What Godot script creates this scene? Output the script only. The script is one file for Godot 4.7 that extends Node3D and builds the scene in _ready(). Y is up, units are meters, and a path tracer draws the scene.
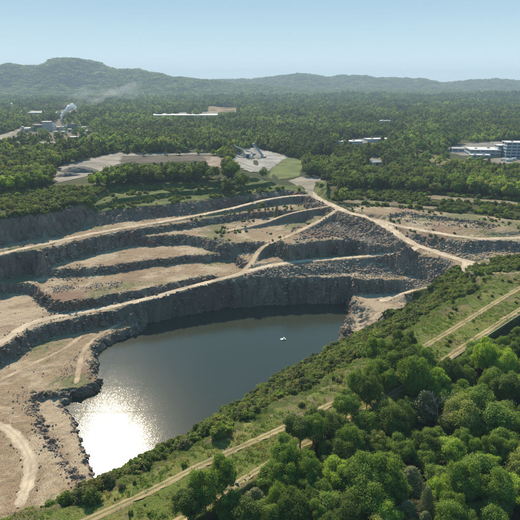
extends Node3D
# An abandoned, flooded quarry seen from a drone: benches and haul roads round a lake, a grassy
# embankment with tracks and a wood in front, forest, works and hills behind. y is up, metres.

const CELL := 1.1
const GX := -262.0
const GZ := -566.0
const NX := 476
const NZ := 442
enum {PLAIN, SAND, PALE, ROCKY, GRASS, TERRACE, BANK, BED, RUBBLE, WOOD}

var H := PackedFloat32Array()
var K := PackedByteArray()
var WX := PackedFloat32Array()
var WZ := PackedFloat32Array()
var BD := PackedFloat32Array()
var BH := PackedFloat32Array()
var na := FastNoiseLite.new()   # broad
var nb := FastNoiseLite.new()   # medium
var nc := FastNoiseLite.new()   # fine
var rng := RandomNumberGenerator.new()
var used := {}
var M := {}
var sun_to := Vector3(-0.2430, 0.6099, -0.7543)

# ---------------------------------------------------------------- small helpers
func numbered(called: String) -> String:
	var n: int = used.get(called, 0)
	used[called] = n + 1
	return called if n == 0 else "%s_%03d" % [called, n]

func tag(o: Node, label: String, category: String, group := "", kind := "") -> Node:
	if label: o.set_meta("label", label)
	if category: o.set_meta("category", category)
	if group: o.set_meta("group", group)
	if kind: o.set_meta("kind", kind)
	return o

func put(called: String, mesh: Mesh, mat: Material, parent: Node = null) -> MeshInstance3D:
	var o := MeshInstance3D.new()
	o.mesh = mesh
	o.material_override = mat
	if parent == null:
		o.name = numbered(called)
		add_child(o)
	else:
		o.name = called
		parent.add_child(o, true)
	return o

func base(called: String, at: Vector3, turn := 0.0) -> Node3D:
	var o := Node3D.new()
	o.name = numbered(called)
	add_child(o)
	o.position = at
	o.rotation.y = turn
	return o

func structure(o: Node) -> Node:
	o.set_meta("kind", "structure")
	return o

func smooth(a: float, b: float, x: float) -> float:
	var t := clampf((x - a) / (b - a), 0.0, 1.0)
	return t * t * (3.0 - 2.0 * t)

func lin(r: float, g: float, b: float) -> Color:
	return Color(r, g, b).linear_to_srgb()

func noise(sd: int, freq: float, oct := 4, kind := FastNoiseLite.TYPE_SIMPLEX_SMOOTH) -> FastNoiseLite:
	var n := FastNoiseLite.new()
	n.seed = sd
	n.noise_type = kind
	n.frequency = freq
	n.fractal_octaves = oct
	return n

func tex(n: FastNoiseLite, size: int, lo := 0.5, hi := 1.0, normal := 0.0) -> NoiseTexture2D:
	var t := NoiseTexture2D.new()
	t.width = size
	t.height = size
	t.seamless = true
	t.seamless_blend_skirt = 0.15
	t.noise = n
	if normal > 0.0:
		t.as_normal_map = true
		t.bump_strength = normal
	else:
		var g := Gradient.new()
		g.set_color(0, Color(lo, lo, lo))
		g.set_color(1, Color(hi, hi, hi))
		t.color_ramp = g
	return t

func ground_mat(tx: Texture2D, nt: Texture2D, metres: float, bump := 1.0, rough := 0.95) -> StandardMaterial3D:
	var m := StandardMaterial3D.new()
	m.vertex_color_use_as_albedo = true
	m.albedo_texture = tx
	m.normal_enabled = nt != null
	if nt:
		m.normal_texture = nt
		m.normal_scale = bump
	m.uv1_triplanar = true
	m.uv1_world_triplanar = true
	m.uv1_scale = Vector3.ONE / metres
	m.roughness = rough
	m.metallic_specular = 0.2
	return m

func plain_mat(r: float, g: float, b: float, rough := 0.8, metal := 0.0) -> StandardMaterial3D:
	var m := StandardMaterial3D.new()
	m.albedo_color = lin(r, g, b)
	m.roughness = rough
	m.metallic = metal
	return m

func arrays(v: PackedVector3Array, idx: PackedInt32Array, col := PackedColorArray(), nor := PackedVector3Array()) -> ArrayMesh:
	var a := []
	a.resize(Mesh.ARRAY_MAX)
	a[Mesh.ARRAY_VERTEX] = v
	a[Mesh.ARRAY_INDEX] = idx
	if col.size(): a[Mesh.ARRAY_COLOR] = col
	if nor.size(): a[Mesh.ARRAY_NORMAL] = nor
	var m := ArrayMesh.new()
	m.add_surface_from_arrays(Mesh.PRIMITIVE_TRIANGLES, a)
	return m

# ---------------------------------------------------------------- relief
func base_h(x: float, z: float) -> float:
	var d := -z
	var high := 10.0 * (1.0 - smooth(-6.0, 34.0, x + 0.18 * (d - 540.0))) * (1.0 - smooth(760.0, 1150.0, d))
	var h := high + na.get_noise_2d(x, z) * (1.0 + smooth(1400.0, 3500.0, d) * 14.0) * smooth(300.0, 800.0, d + absf(x) * 0.5)
	if d > 2600.0:
		h += ridge(x, d)
	return h

var ridges := []
func profile(p: Array, x: float) -> float:
	if x <= p[0]: return p[1]
	for i in range(2, p.size(), 2):
		if x <= p[i]:
			var t: float = (x - p[i - 2]) / (p[i] - p[i - 2])
			t = t * t * (3.0 - 2.0 * t)
			return lerpf(p[i - 1], p[i + 1], t)
	return p[p.size() - 1]

func ridge(x: float, d: float) -> float:
	var h := 0.0
	for r in ridges:
		var off: float = d - r.d - na.get_noise_2d(x * 0.25, r.d) * r.w * 0.35
		var k: float = off / (r.w if off < 0.0 else r.w * 1.3)
		var f := exp(-k * k * 2.2)
		if f < 0.003: continue
		var top: float = profile(r.p, x)
		var spur := nb.get_noise_2d(x * 0.12, d * 0.10) * 0.22 * (1.0 - f) + nb.get_noise_2d(x * 0.05 + 50.0, d * 0.03) * 0.25 * (1.0 - f)
		h = maxf(h, top * f * (1.0 + spur * 2.0))
	return h

func sd(P: Array, x: float, z: float) -> float:   # positive inside
	var best := 1e12
	var inside := false
	var n := P.size()
	var ax: float = P[n - 2]
	var az: float = P[n - 1]
	for i in range(0, n, 2):
		var bx: float = P[i]
		var bz: float = P[i + 1]
		var ex := bx - ax
		var ez := bz - az
		var qx := x - ax
		var qz := z - az
		var t := (qx * ex + qz * ez) / (ex * ex + ez * ez + 1e-9)
		if t < 0.0: t = 0.0
		elif t > 1.0: t = 1.0
		var dx := qx - ex * t
		var dz := qz - ez * t
		var d2 := dx * dx + dz * dz
		if d2 < best: best = d2
		if (az > z) != (bz > z) and x < ex * (z - az) / ez + ax:
			inside = not inside
		ax = bx
		az = bz
	return sqrt(best) if inside else -sqrt(best)

func bounds(P: Array, grow: float) -> Array:
	var x0 := 1e9
	var x1 := -1e9
	var z0 := 1e9
	var z1 := -1e9
	for i in range(0, P.size(), 2):
		x0 = minf(x0, P[i]); x1 = maxf(x1, P[i])
		z0 = minf(z0, P[i + 1]); z1 = maxf(z1, P[i + 1])
	return [clampi(int((x0 - grow - GX) / CELL), 0, NX), clampi(int((x1 + grow - GX) / CELL) + 2, 0, NX), clampi(int((z0 - grow - GZ) / CELL), 0, NZ), clampi(int((z1 + grow - GZ) / CELL) + 2, 0, NZ)]

# cut or raise everything inside P to level h; the face is w metres wide, from the outline inwards
func paint(P: Array, h: float, w: float, kind: int, warp := 1.0, rough := 0.5, faced := ROCKY) -> void:
	var b := bounds(P, 6.0)
	for j in range(b[2], b[3]):
		var z := GZ + j * CELL
		for i in range(b[0], b[1]):
			var c := j * NX + i
			var s := sd(P, GX + i * CELL + WX[c] * warp, z + WZ[c] * warp)
			if s <= 0.0: continue
			var x := GX + i * CELL
			if s >= w:
				H[c] = h + rough * (nb.get_noise_2d(x, z) + 0.5 * nc.get_noise_2d(x, z))
				K[c] = kind
			else:
				var t := s / w
				t = t * t * (3.0 - 2.0 * t) * 0.6 + t * 0.4
				var step := H[c] - h
				# ledges on tall faces
				t = clampf(t + 0.12 * nc.get_noise_2d(x * 1.7 + 31.0, z * 1.7) * minf(1.0, absf(step) / 6.0) * 4.0 * t * (1.0 - t), 0.0, 1.0)
				H[c] = lerpf(H[c], h, t)
				if absf(step) > 1.2 and t > 0.08: K[c] = faced

func tint(P: Array, kind: int, warp := 1.0) -> void:
	var b := bounds(P, 4.0)
	for j in range(b[2], b[3]):
		for i in range(b[0], b[1]):
			var c := j * NX + i
			if sd(P, GX + i * CELL + WX[c] * warp, GZ + j * CELL + WZ[c] * warp) > 0.0: K[c] = kind

func carve(R: Array, half: float, shoulder: float) -> void:
	var touched := PackedInt32Array()
	var reach := half + shoulder
	for s in range(0, R.size() - 3, 3):
		var ax: float = R[s]; var ay: float = R[s + 1]; var az: float = R[s + 2]
		var ex: float = R[s + 3] - ax; var ey: float = R[s + 4] - ay; var ez: float = R[s + 5] - az
		var b := bounds([ax, az, ax + ex, az + ez], reach)
		for j in range(b[2], b[3]):
			for i in range(b[0], b[1]):
				var qx := GX + i * CELL - ax
				var qz := GZ + j * CELL - az
				var t := clampf((qx * ex + qz * ez) / (ex * ex + ez * ez), 0.0, 1.0)
				var d := Vector2(qx - ex * t, qz - ez * t).length()
				var c := j * NX + i
				if d < reach and d < BD[c]:
					if BD[c] > 1e8: touched.append(c)
					BD[c] = d
					BH[c] = ay + ey * t
	for c in touched:
		var t := 1.0 - smooth(half, reach, BD[c])
		H[c] = lerpf(H[c], BH[c], t)
		BD[c] = 1e9

func hs(x: float, z: float) -> float:
	var u := (x - GX) / CELL
	var v := (z - GZ) / CELL
	var i := int(u)
	var j := int(v)
	if u < 0.0 or v < 0.0 or i >= NX - 1 or j >= NZ - 1: return base_h(x, z)
	u -= i; v -= j
	var c := j * NX + i
	return lerpf(lerpf(H[c], H[c + 1], u), lerpf(H[c + NX], H[c + NX + 1], u), v)

func kind_at(x: float, z: float) -> int:
	var i := int(round((x - GX) / CELL))
	var j := int(round((z - GZ) / CELL))
	if i < 0 or j < 0 or i >= NX or j >= NZ: return PLAIN
	return K[j * NX + i]

func spline(R: Array, step: float) -> PackedVector3Array:
	var c := Curve3D.new()
	c.bake_interval = step
	var n := R.size() / 3
	for i in n:
		var p := Vector3(R[i * 3], R[i * 3 + 1], R[i * 3 + 2])
		var a := Vector3(R[maxi(i - 1, 0) * 3], R[maxi(i - 1, 0) * 3 + 1], R[maxi(i - 1, 0) * 3 + 2])
		var b := Vector3(R[mini(i + 1, n - 1) * 3], R[mini(i + 1, n - 1) * 3 + 1], R[mini(i + 1, n - 1) * 3 + 2])
		var t := (b - a) / 6.0
		c.add_point(p, -t.limit_length(p.distance_to(a) * 0.4), t.limit_length(p.distance_to(b) * 0.4))
	return c.get_baked_points()

func flat(pts: PackedVector3Array) -> Array:
	var a := []
	for p in pts: a.append_array([p.x, p.y, p.z])
	return a

var road_cells := {}
# a road or track lying on the relief; cols = colours across from edge to edge
func road(called: String, label: String, R: Array, half: float, cols: Array, mat: Material, lift := 0.2, ragged := 0.45, step := 1.6) -> void:
	var pts := spline(R, step)
	var nC := cols.size()
	var v := PackedVector3Array(); var col := PackedColorArray(); var idx := PackedInt32Array(); var nor := PackedVector3Array()
	for i in pts.size():
		var a := pts[maxi(i - 1, 0)]
		var b := pts[mini(i + 1, pts.size() - 1)]
		var side := Vector3(b.z - a.z, 0, a.x - b.x).normalized()
		for k in nC:
			var u := -1.0 + 2.0 * k / (nC - 1)
			var along := minf(i, pts.size() - 1 - i) * step
			var w := half * u * smooth(-2.5, 5.0, along) * (1.0 + 0.35 * nb.get_noise_2d(pts[i].x * 0.8 + signf(u) * 60.0, pts[i].z * 0.8))
			if absf(u) > 0.6: w += signf(u) * ragged * half * nc.get_noise_2d(pts[i].x * 1.3 + 40.0 * u, pts[i].z * 1.3) 
			var p := pts[i] + side * w
			p.y = maxf(hs(p.x, p.z), hs(pts[i].x, pts[i].z) - 0.25 - 0.5 * absf(w) * 0.2) + lift * (1.0 if absf(u) < 0.99 else 0.2)
			v.append(p)
			var g := 1.0 + 0.4 * nb.get_noise_2d(p.x * 1.6, p.z * 1.6) + 0.25 * nc.get_noise_2d(p.x * 3.0, p.z * 3.0)
			var cc: Color = cols[k]
			col.append(Color(cc.r * g, cc.g * g, cc.b * g))
			nor.append(Vector3.UP)
			if absf(u) < 1.0: road_cells[Vector2i(int(floor(p.x / 2.0)), int(floor(p.z / 2.0)))] = true
		if i > 0:
			for k in nC - 1:
				var q := i * nC + k
				idx.append_array([q - nC, q - nC + 1, q, q, q - nC + 1, q + 1])
	var o := put(called, arrays(v, idx, col, nor), mat)
	structure(o)
	o.set_meta("label", label)

func on_road(x: float, z: float) -> bool:
	return road_cells.has(Vector2i(int(floor(x / 2.0)), int(floor(z / 2.0))))

# ---------------------------------------------------------------- the quarry and its banks
const WATER := -40.0
var crest := [-72.5, -93, -57.1, -107.5, -42.8, -115.5, -31.6, -122.5, -17.2, -135.6, 0, -150.4, 20.5, -168.3, 37, -184.5, 68, -216.9, 102.1, -252.6, 126.6, -276.9, 148.8, -296.7, 192.3, -325.3, 276.6, -336, 599.8, -251.2, 82.2, -43.4, -84.8, -43.4]
var haul := []

func relief() -> void:
	H.resize(NX * NZ); K.resize(NX * NZ); WX.resize(NX * NZ); WZ.resize(NX * NZ); BD.resize(NX * NZ); BH.resize(NX * NZ)
	BD.fill(1e9)
	for j in NZ:
		for i in NX:
			var x := GX + i * CELL
			var z := GZ + j * CELL
			var c := j * NX + i
			H[c] = base_h(x, z)
			WX[c] = 2.4 * nb.get_noise_2d(x + 300.0, z) + 2.3 * nc.get_noise_2d(x, z + 500.0)
			WZ[c] = 2.4 * nb.get_noise_2d(x, z + 700.0) + 2.3 * nc.get_noise_2d(x + 900.0, z)
	# grassed terraces under the left wood
	paint([-139.9, -421, -136.3, -503.2, -75.6, -524.5, -29.2, -541.6, 2, -566.2, 32.6, -605, 71.4, -564.8, 62.8, -493.4, 33.1, -452, -57.1, -386.1, -128.6, -386.1], 6.0, 3.5, TERRACE, 0.8, 0.4, TERRACE)
	paint([-139, -432.1, -120.2, -472.4, -73.1, -504.9, -23.7, -525.5, 8, -553.6, 34, -590.1, 63.8, -542.5, 58.3, -493.4, 31.8, -433.6, -55.3, -372.4, -124.3, -372.4], 2.0, 3.5, TERRACE, 0.8, 0.4, TERRACE)
	# dry flats right of the main haul road
	tint([69.4, -476, 95.6, -467.7, 133.4, -455.8, 168.3, -437.2, 201.6, -413.4, 279, -397.8, 222.9, -311.4, 147.5, -300.2, 119.2, -300.2, 99.2, -345.1, 86.9, -410.2], SAND)
	paint([101.8, -433.6, 118.1, -448.2, 128.3, -437.2, 142.1, -430.1, 156, -419.9, 170, -410.2, 176.2, -397.8, 149, -383.3, 123.1, -391.9, 105.8, -410.2], -2.2, 2.5, SAND, 1.5, 0.5)
	# the pit, bench by bench
	paint([75.3, -446.7, 90.7, -441.6, 110.3, -428.3, 137.3, -414.3, 165.9, -390, 199.3, -384.3, 256.7, -363.1, 225.1, -314.5, 143.6, -291, 116, -291, 99.1, -339.4, 85.3, -401.8], -3.4, 12.0, SAND, 1.0, 0.7, SAND)
	paint([91.3, -419.6, 103.5, -399.6, 117.9, -382.7, 130.7, -369.5, 139.5, -363.2, 149.7, -370.8, 165.1, -369.5, 185.7, -369.5, 230.9, -364.5, 230.7, -322.3, 156.8, -305.2, 119.5, -298.4, 108.9, -327.2, 100.6, -358.2, 94.8, -386.4], -9.0, 6.0, SAND, 1.4, 0.6, RUBBLE)
	paint([-240.9, -332.7, -183.4, -384, -158.6, -402.2, -143.7, -431.1, -115.3, -450.5, -69.2, -474.8, -23, -506.5, 1.9, -524, 31.1, -537.1, 48.3, -512, 60.8, -476, 69, -443, 88.2, -416, 103.1, -382, 106.6, -365.3, 117, -345.8, 125.5, -328.7, 116.1, -288.8, 51, -178.1, -15.9, -122.9, -44, -97, -83.2, -93], -7.0, 12.5, SAND)
	paint([-98.3, -415.4, -64.1, -434.8, -37.7, -455.9, -8.7, -474.1, 22.1, -485.5, 40.3, -480.7, 44.8, -453.4, 31.3, -424.1, 19.9, -397.5, 6.8, -364.4, -75.2, -364.4], -11.5, 4.0, SAND)
	paint([-148.9, -361.9, -134.2, -379.4, -115.7, -399.8, -98.2, -414.7, -84.2, -412.2, -62, -418.2, -41.8, -409.3, -25.6, -392.6, -10.3, -395.3, 4.4, -395.4, 17.6, -378.4, 22.3, -373.3, 42.5, -381, 70.1, -389.1, 75.1, -381, 88.3, -368.2, 96.3, -366.7, 95.2, -361.2, 24, -165.5, -32, -135.2, -71, -138.6, -127.6, -272.8, -141.9, -339.4], -18.0, 6.0, SAND)
	# broken rock slope under the main haul road
	paint([52.1, -459.7, 67.6, -433.6, 87, -409.7, 99.9, -377.6, 102.9, -367, 93.4, -368.5, 73.3, -368.5, 70.4, -386.4, 47.3, -391.9, 40.1, -417.7, 47.4, -445.9], -13.0, 24.0, RUBBLE, 1.2, 0.9, RUBBLE)
	paint([53, -445.2, 62.8, -438.7, 71, -399.5, 69.7, -386.4, 42.3, -378.4, 22.3, -373.3, 19.1, -381, 30.4, -411.5], -6.0, 8.0, ROCKY, 1.0, 0.5, RUBBLE)
	paint([7.2, -388.2, 17.5, -375.8, 22.2, -372, 42.4, -379.7, 64.6, -386.4, 70.1, -385, 70.5, -370.2, 71, -378.2, 27.4, -364.3, 1.4, -364.3], -17.5, 3.5, SAND)
	paint([-213.6, -286.1, -169.4, -346.9, -154.7, -359.6, -145.2, -353.6, -144.6, -354.3, -127.2, -352.2, -105.6, -358.6, -84.9, -369.7, -57.3, -381.5, -32.7, -387.6, -15.9, -386.4, -5.5, -362.9, -11.4, -296.5, -33.1, -281.9, -50.9, -105.9, -95.8, -100.8], -22.5, 4.0, SAND)
	paint([-13.3, -351.8, 9.5, -357.9, 34.2, -363.2, 62.5, -368.8, 90.7, -365.5, 98, -362.7, 107.2, -362, 116.9, -345.2, 125.4, -328.3, 122.3, -311.8, 106.7, -309.3, 63.7, -269.3, -10.6, -269.3], -22.5, 11.0, SAND, 1.0, 0.5, RUBBLE)
	paint([-213.4, -281.2, -167.2, -337.3, -144, -335.4, -134.8, -322.8, -122, -309.4, -113.9, -304.6, -94.6, -316, -74.5, -324.5, -52.2, -343, -32.2, -352.9, -22.7, -350.9, -34.1, -321.6, -60.8, -281.9, -50.9, -105.9, -95.8, -100.8], -28.0, 4.0, PALE)
	paint([-170.7, -215.4, -132.3, -257.1, -125.6, -280.2, -113.1, -290.3, -107.1, -294.6, -91.5, -302.6, -66.3, -312.5, -54, -319, -37.2, -324.1, -15.6, -341.1, -12.8, -329.5, -62, -285.9, -64.5, -207.6, -49.7, -150.1, -36.4, -108.3, -63.8, -100.8, -95.8, -100.8], -35.5, 4.5, SAND)
	paint([-108.5, -227.1, -92.3, -227.1, -76.5, -233.4, -68.5, -223.5, -54.7, -169.6, -56.3, -157, -61.2, -160.4, -67.6, -169.8, -74.8, -175.9, -82.1, -183.7, -92.5, -199.5, -101.7, -214.6], -38.0, 3.0, PALE, 1.2)
	paint([49.9, -344.9, 76.1, -344.9, 92.2, -341.1, 99.6, -317.8, 91.8, -316.7, 72.6, -298.1, 41.8, -277.5], -31.5, 4.0, PALE, 0.8, 0.4)
	paint([48.6, -332.1, 60.1, -332.1, 66.5, -324.9, 71.3, -311.3, 72.7, -293.8, 41.8, -277.5], -39.0, 13.0, PALE, 1.0, 0.4, PALE)
	paint([52.7, -298.1, 66.6, -298.5, 76.2, -310.7, 77.2, -275.5, 68, -216.9, 32.9, -160.7, -15.8, -122.1, -39.7, -105, -62.1, -147.9, -59.5, -163.3, -52.5, -174.8], -45.0, 8.0, BANK, 1.0)
	paint([-73.8, -318.3, -63.1, -324.5, -45, -331.8, -15.9, -342.8, 1.3, -346.3, 26.8, -348.1, 62, -349.9, 59.7, -331, 52.8, -306.4, 46.2, -277.5, 42.7, -253, 18.3, -222.5, -16, -189.8, -40.9, -173.2, -57.5, -160.7, -60.9, -168.8, -67.4, -178.2, -71.7, -188.5, -80.3, -205.4, -91.2, -220.9, -85.4, -230.2, -78.8, -236.5, -85.3, -251, -92.2, -272.8, -84.1, -290.1, -72.9, -302.2], -47.0, 6.0, BED, 0.8)
	paint([122.2, -322.5, 118.6, -296.8, 116.6, -264.9, 96.3, -236.4, 64.1, -202.6, 59.5, -222.9, 74.2, -306.4, 90, -328.1, 102.3, -323.2, 112.6, -319.4], -32.0, 5.0, BANK, 0.6, 0.4, BANK)
	# the dam in front: level crest, bank falling at three in five
	var b := bounds(crest, 110.0)
	for j in range(b[2], b[3]):
		for i in range(b[0], b[1]):
			var c := j * NX + i
			var x := GX + i * CELL
			var z := GZ + j * CELL
			var s := sd(crest, x + WX[c], z + WZ[c])
			if s > 0.0:
				H[c] = 0.35 * nb.get_noise_2d(x, z) + 0.25 * nc.get_noise_2d(x, z)
				K[c] = GRASS
			else:
				var e := -s
				var g := -(0.35 * e if e < 6.0 else 2.1 + lerpf(lerpf(0.95, 0.66, smooth(-60.0, 10.0, x)), 0.24, smooth(85.0, 135.0, x)) * (e - 6.0)) + 1.1 * nb.get_noise_2d(x, z) + 0.5 * nc.get_noise_2d(x, z)
				if g > H[c]:
					H[c] = g
					K[c] = BANK
	for j in NZ:
		for i in NX:
			if K[j * NX + i] == PLAIN and GZ + j * CELL > -342.0 and GX + i * CELL > 60.0: K[j * NX + i] = GRASS
	# lower ground of the wood, below the retaining edge of the second track
	paint([250.9, -354.6, 121.5, -236.4, 89.5, -206.3, 70.1, -187.5, 46.8, -163.8, 24.1, -144.2, 5.5, -128.6, -10, -114.1, -20.8, -103.2, -11.6, -43.4, 120.7, -43.4], -4.0, 1.6, WOOD, 0.0, 0.9, WOOD)
	# haul roads and tracks
	for r in haul: carve(flat(spline(r.r, 3.0)), r.half, r.shoulder)
	# the sheet joins the plain round it
	for j in NZ:
		for i in NX:
			var e := mini(mini(i, NX - 1 - i), mini(j, NZ - 1 - j)) * CELL
			if e < 10.0:
				var c := j * NX + i
				H[c] = lerpf(base_h(GX + i * CELL, GZ + j * CELL), H[c], smooth(0.0, 10.0, e))

func ground_color(kind: int, x: float, z: float, steep: float) -> Color:
	var n := nb.get_noise_2d(x * 0.8, z * 0.8)
	var f := nc.get_noise_2d(x * 1.4, z * 1.4)
	var w := na.get_noise_2d(x * 3.0, z * 3.0)
	var c: Color
	match kind:
		SAND: 
			c = Color(0.39, 0.292, 0.200).lerp(Color(0.54, 0.445, 0.325), smooth(-0.1, 0.35, n + 0.4 * f))
			c = c.lerp(Color(0.30, 0.195, 0.148), smooth(0.15, 0.5, w - 0.4 * n))
			c = c.lerp(Color(0.22, 0.23, 0.12), smooth(0.25, 0.45, na.get_noise_2d(x * 2.0 + 90.0, z * 2.0) + 0.3 * f))
		PALE:
			c = Color(0.53, 0.43, 0.315).lerp(Color(0.39, 0.30, 0.22), smooth(0.0, 0.4, n + 0.3 * f))
		ROCKY:
			c = Color(0.27, 0.215, 0.178).lerp(Color(0.41, 0.325, 0.262), smooth(-0.15, 0.3, n + 0.5 * f))
			c = c.lerp(Color(0.31, 0.185, 0.135), smooth(0.1, 0.4, w + 0.2 * f))
		RUBBLE:
			c = Color(0.43, 0.33, 0.265).lerp(Color(0.30, 0.235, 0.195), smooth(-0.2, 0.3, n + 0.6 * f))
		GRASS:
			c = Color(0.18, 0.235, 0.055).lerp(Color(0.28, 0.285, 0.09), smooth(-0.1, 0.3, n + 0.5 * f))
			c = c.lerp(Color(0.27, 0.225, 0.14), smooth(0.12, 0.34, w * 0.7 + 0.55 * f))
		TERRACE:
			c = Color(0.10, 0.14, 0.042).lerp(Color(0.19, 0.215, 0.075), smooth(-0.1, 0.3, n + 0.4 * f))
		BANK:
			c = Color(0.105, 0.14, 0.042).lerp(Color(0.19, 0.17, 0.10), smooth(0.15, 0.45, n + 0.5 * f))
		BED:
			c = Color(0.16, 0.14, 0.11)
		WOOD:
			c = Color(0.075, 0.085, 0.035).lerp(Color(0.17, 0.14, 0.085), smooth(0.1, 0.4, n + 0.5 * f))
		_:
			c = Color(0.06, 0.08, 0.03).lerp(Color(0.12, 0.12, 0.05), smooth(0.0, 0.4, n + 0.4 * f))
	if kind in [SAND, PALE, BED] and steep > 0.9:
		c = c.lerp(Color(0.25, 0.215, 0.185).lerp(Color(0.33, 0.27, 0.22), 0.5 + f), smooth(0.9, 1.15, steep + 0.4 * f))
	return c

func quarry_meshes() -> void:
	# one sheet, its triangles shared out between the pit, the bank and the wooded ground
	var names := ["quarry_ground", "embankment", "forest_floor"]
	var sets := []
	for s in 3: sets.append({"v": PackedVector3Array(), "c": PackedColorArray(), "n": PackedVector3Array(), "i": PackedInt32Array(), "m": {}})
	var N := PackedVector3Array(); N.resize(NX * NZ)
	var C := PackedColorArray(); C.resize(NX * NZ)
	for j in NZ:
		for i in NX:
			var c := j * NX + i
			var dx := (H[j * NX + mini(i + 1, NX - 1)] - H[j * NX + maxi(i - 1, 0)]) / (2.0 * CELL)
			var dz := (H[mini(j + 1, NZ - 1) * NX + i] - H[maxi(j - 1, 0) * NX + i]) / (2.0 * CELL)
			N[c] = Vector3(-dx, 1.0, -dz).normalized()
			C[c] = ground_color(K[c], GX + i * CELL, GZ + j * CELL, sqrt(dx * dx + dz * dz))
	var D := PackedVector3Array(); D.resize(NX * NZ)
	var nd := noise(5, 0.42, 2)
	var ne := noise(6, 0.14, 3)
	for j in NZ:
		for i in NX:
			var c := j * NX + i
			var p := Vector3(GX + i * CELL, H[c], GZ + j * CELL)
			var s := 1.0 - N[c].y
			var k := K[c]
			var a := 0.10
			if k == ROCKY or k == RUBBLE: a = 0.45 + 0.9 * smooth(0.1, 0.4, s)
			if k == GRASS or k == TERRACE or k == WOOD or k == PLAIN: a = 0.05
			if on_road(p.x, p.z): a = 0.0
			if i > 0 and j > 0 and i < NX - 1 and j < NZ - 1:
				p += Vector3(nd.get_noise_2d(p.x, p.z), 0.9 * nd.get_noise_2d(p.x + 200.0, p.z), nd.get_noise_2d(p.x, p.z + 200.0)) * a
				if k == ROCKY or k == BED:   # buttresses and hollows in the faces
					var f := smooth(0.15, 0.5, s) * 2.6
					p += Vector3(ne.get_noise_3d(p.x, p.y * 0.5, p.z), 0.3 * ne.get_noise_3d(p.x + 90.0, p.y, p.z), ne.get_noise_3d(p.x, p.y * 0.5, p.z + 90.0)) * f
			D[c] = p
	var home := [2, 0, 0, 0, 1, 2, 1, 0, 0, 2]
	for s in 3: 
		var m := PackedInt32Array(); m.resize(NX * NZ); m.fill(-1); sets[s].m = m
	var q := PackedInt32Array([0, 0, 0, 0])
	for s in 3:
		var v := PackedVector3Array(); var cc := PackedColorArray(); var nn := PackedVector3Array(); var idx := PackedInt32Array()
		var m: PackedInt32Array = sets[s].m
		for j in NZ - 1:
			for i in NX - 1:
				var c := j * NX + i
				if home[K[c]] != s: continue
				q[0] = c; q[1] = c + 1; q[2] = c + NX; q[3] = c + NX + 1
				for p in q:
					if m[p] < 0:
						m[p] = v.size()
						v.append(D[p])
						cc.append(C[p]); nn.append(N[p])
				if absf(H[q[0]] - H[q[3]]) < absf(H[q[1]] - H[q[2]]):
					idx.append_array([m[q[0]], m[q[1]], m[q[3]], m[q[0]], m[q[3]], m[q[2]]])
				else:
					idx.append_array([m[q[0]], m[q[1]], m[q[2]], m[q[1]], m[q[3]], m[q[2]]])
		structure(put(names[s], arrays(v, idx, cc, nn if s > 0 else PackedVector3Array()), [M.quarry, M.bank, M.floor][s]))

func sheet(called: String, rows: Array, cols: int, mat: Material) -> void:   # rows: [z, x0, x1]
	var v := PackedVector3Array(); var cc := PackedColorArray(); var nn := PackedVector3Array(); var idx := PackedInt32Array()
	for r in rows.size():
		for k in cols + 1:
			var x: float = lerpf(rows[r][1], rows[r][2], k / float(cols))
			var z: float = rows[r][0]
			v.append(Vector3(x, base_h(x, z), z))
			var e := maxf(4.0, -z * 0.01)
			nn.append(Vector3(base_h(x - e, z) - base_h(x + e, z), 2.0 * e, base_h(x, z - e) - base_h(x, z + e)).normalized())
			var n := nb.get_noise_2d(x * 0.05, z * 0.05)
			cc.append(Color(0.05, 0.07, 0.028).lerp(Color(0.085, 0.10, 0.04), smooth(-0.2, 0.3, n)))
			if r > 0 and k > 0:
				var q := r * (cols + 1) + k
				idx.append_array([q - cols - 2, q - cols - 1, q - 1, q - cols - 1, q, q - 1])
	structure(put(called, arrays(v, idx, cc, nn), mat))

func plain() -> void:
	var rows := []
	var d := 564.0
	while d < 13500.0:
		rows.append([-d, -maxf(820.0, d * 0.8), maxf(820.0, d * 0.8)])
		d *= 1.022
	rows.reverse()
	sheet("plain", rows, 150, M.floor)
	for side in [-1.0, 1.0]:
		var rr := []
		for k in 25:
			var x0: float = -820.0 if side < 0 else GX + (NX - 1) * CELL - 1.0
			var x1: float = GX + 1.0 if side < 0 else 820.0
			rr.append([lerpf(-565.0, 200.0, k / 24.0), x0, x1])
		sheet("side_land", rr, 20, M.floor)
	var rn := []
	for k in 8: rn.append([lerpf(GZ + (NZ - 1) * CELL - 1.0, 200.0, k / 7.0), GX - 1.0, GX + NX * CELL])
	sheet("near_land", rn, 12, M.floor)

func lake() -> void:
	var P: Array = [-74.4, -321.4, 62.9, -355.4, 46.4, -226.7, -55.8, -154.5, -102, -226.7]
	var b := [1e9, -1e9, 1e9, -1e9]
	for i in range(0, P.size(), 2):
		b = [minf(b[0], P[i] - 3.0), maxf(b[1], P[i] + 3.0), minf(b[2], P[i + 1] - 3.0), maxf(b[3], P[i + 1] + 3.0)]
	var v := PackedVector3Array([Vector3(b[0], WATER, b[2]), Vector3(b[1], WATER, b[2]), Vector3(b[1], WATER, b[3]), Vector3(b[0], WATER, b[3])])
	var n := PackedVector3Array([Vector3.UP, Vector3.UP, Vector3.UP, Vector3.UP])
	var o := put("lake_water", arrays(v, PackedInt32Array([0, 1, 2, 0, 2, 3]), PackedColorArray(), n), M.water)
	structure(o)

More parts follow.
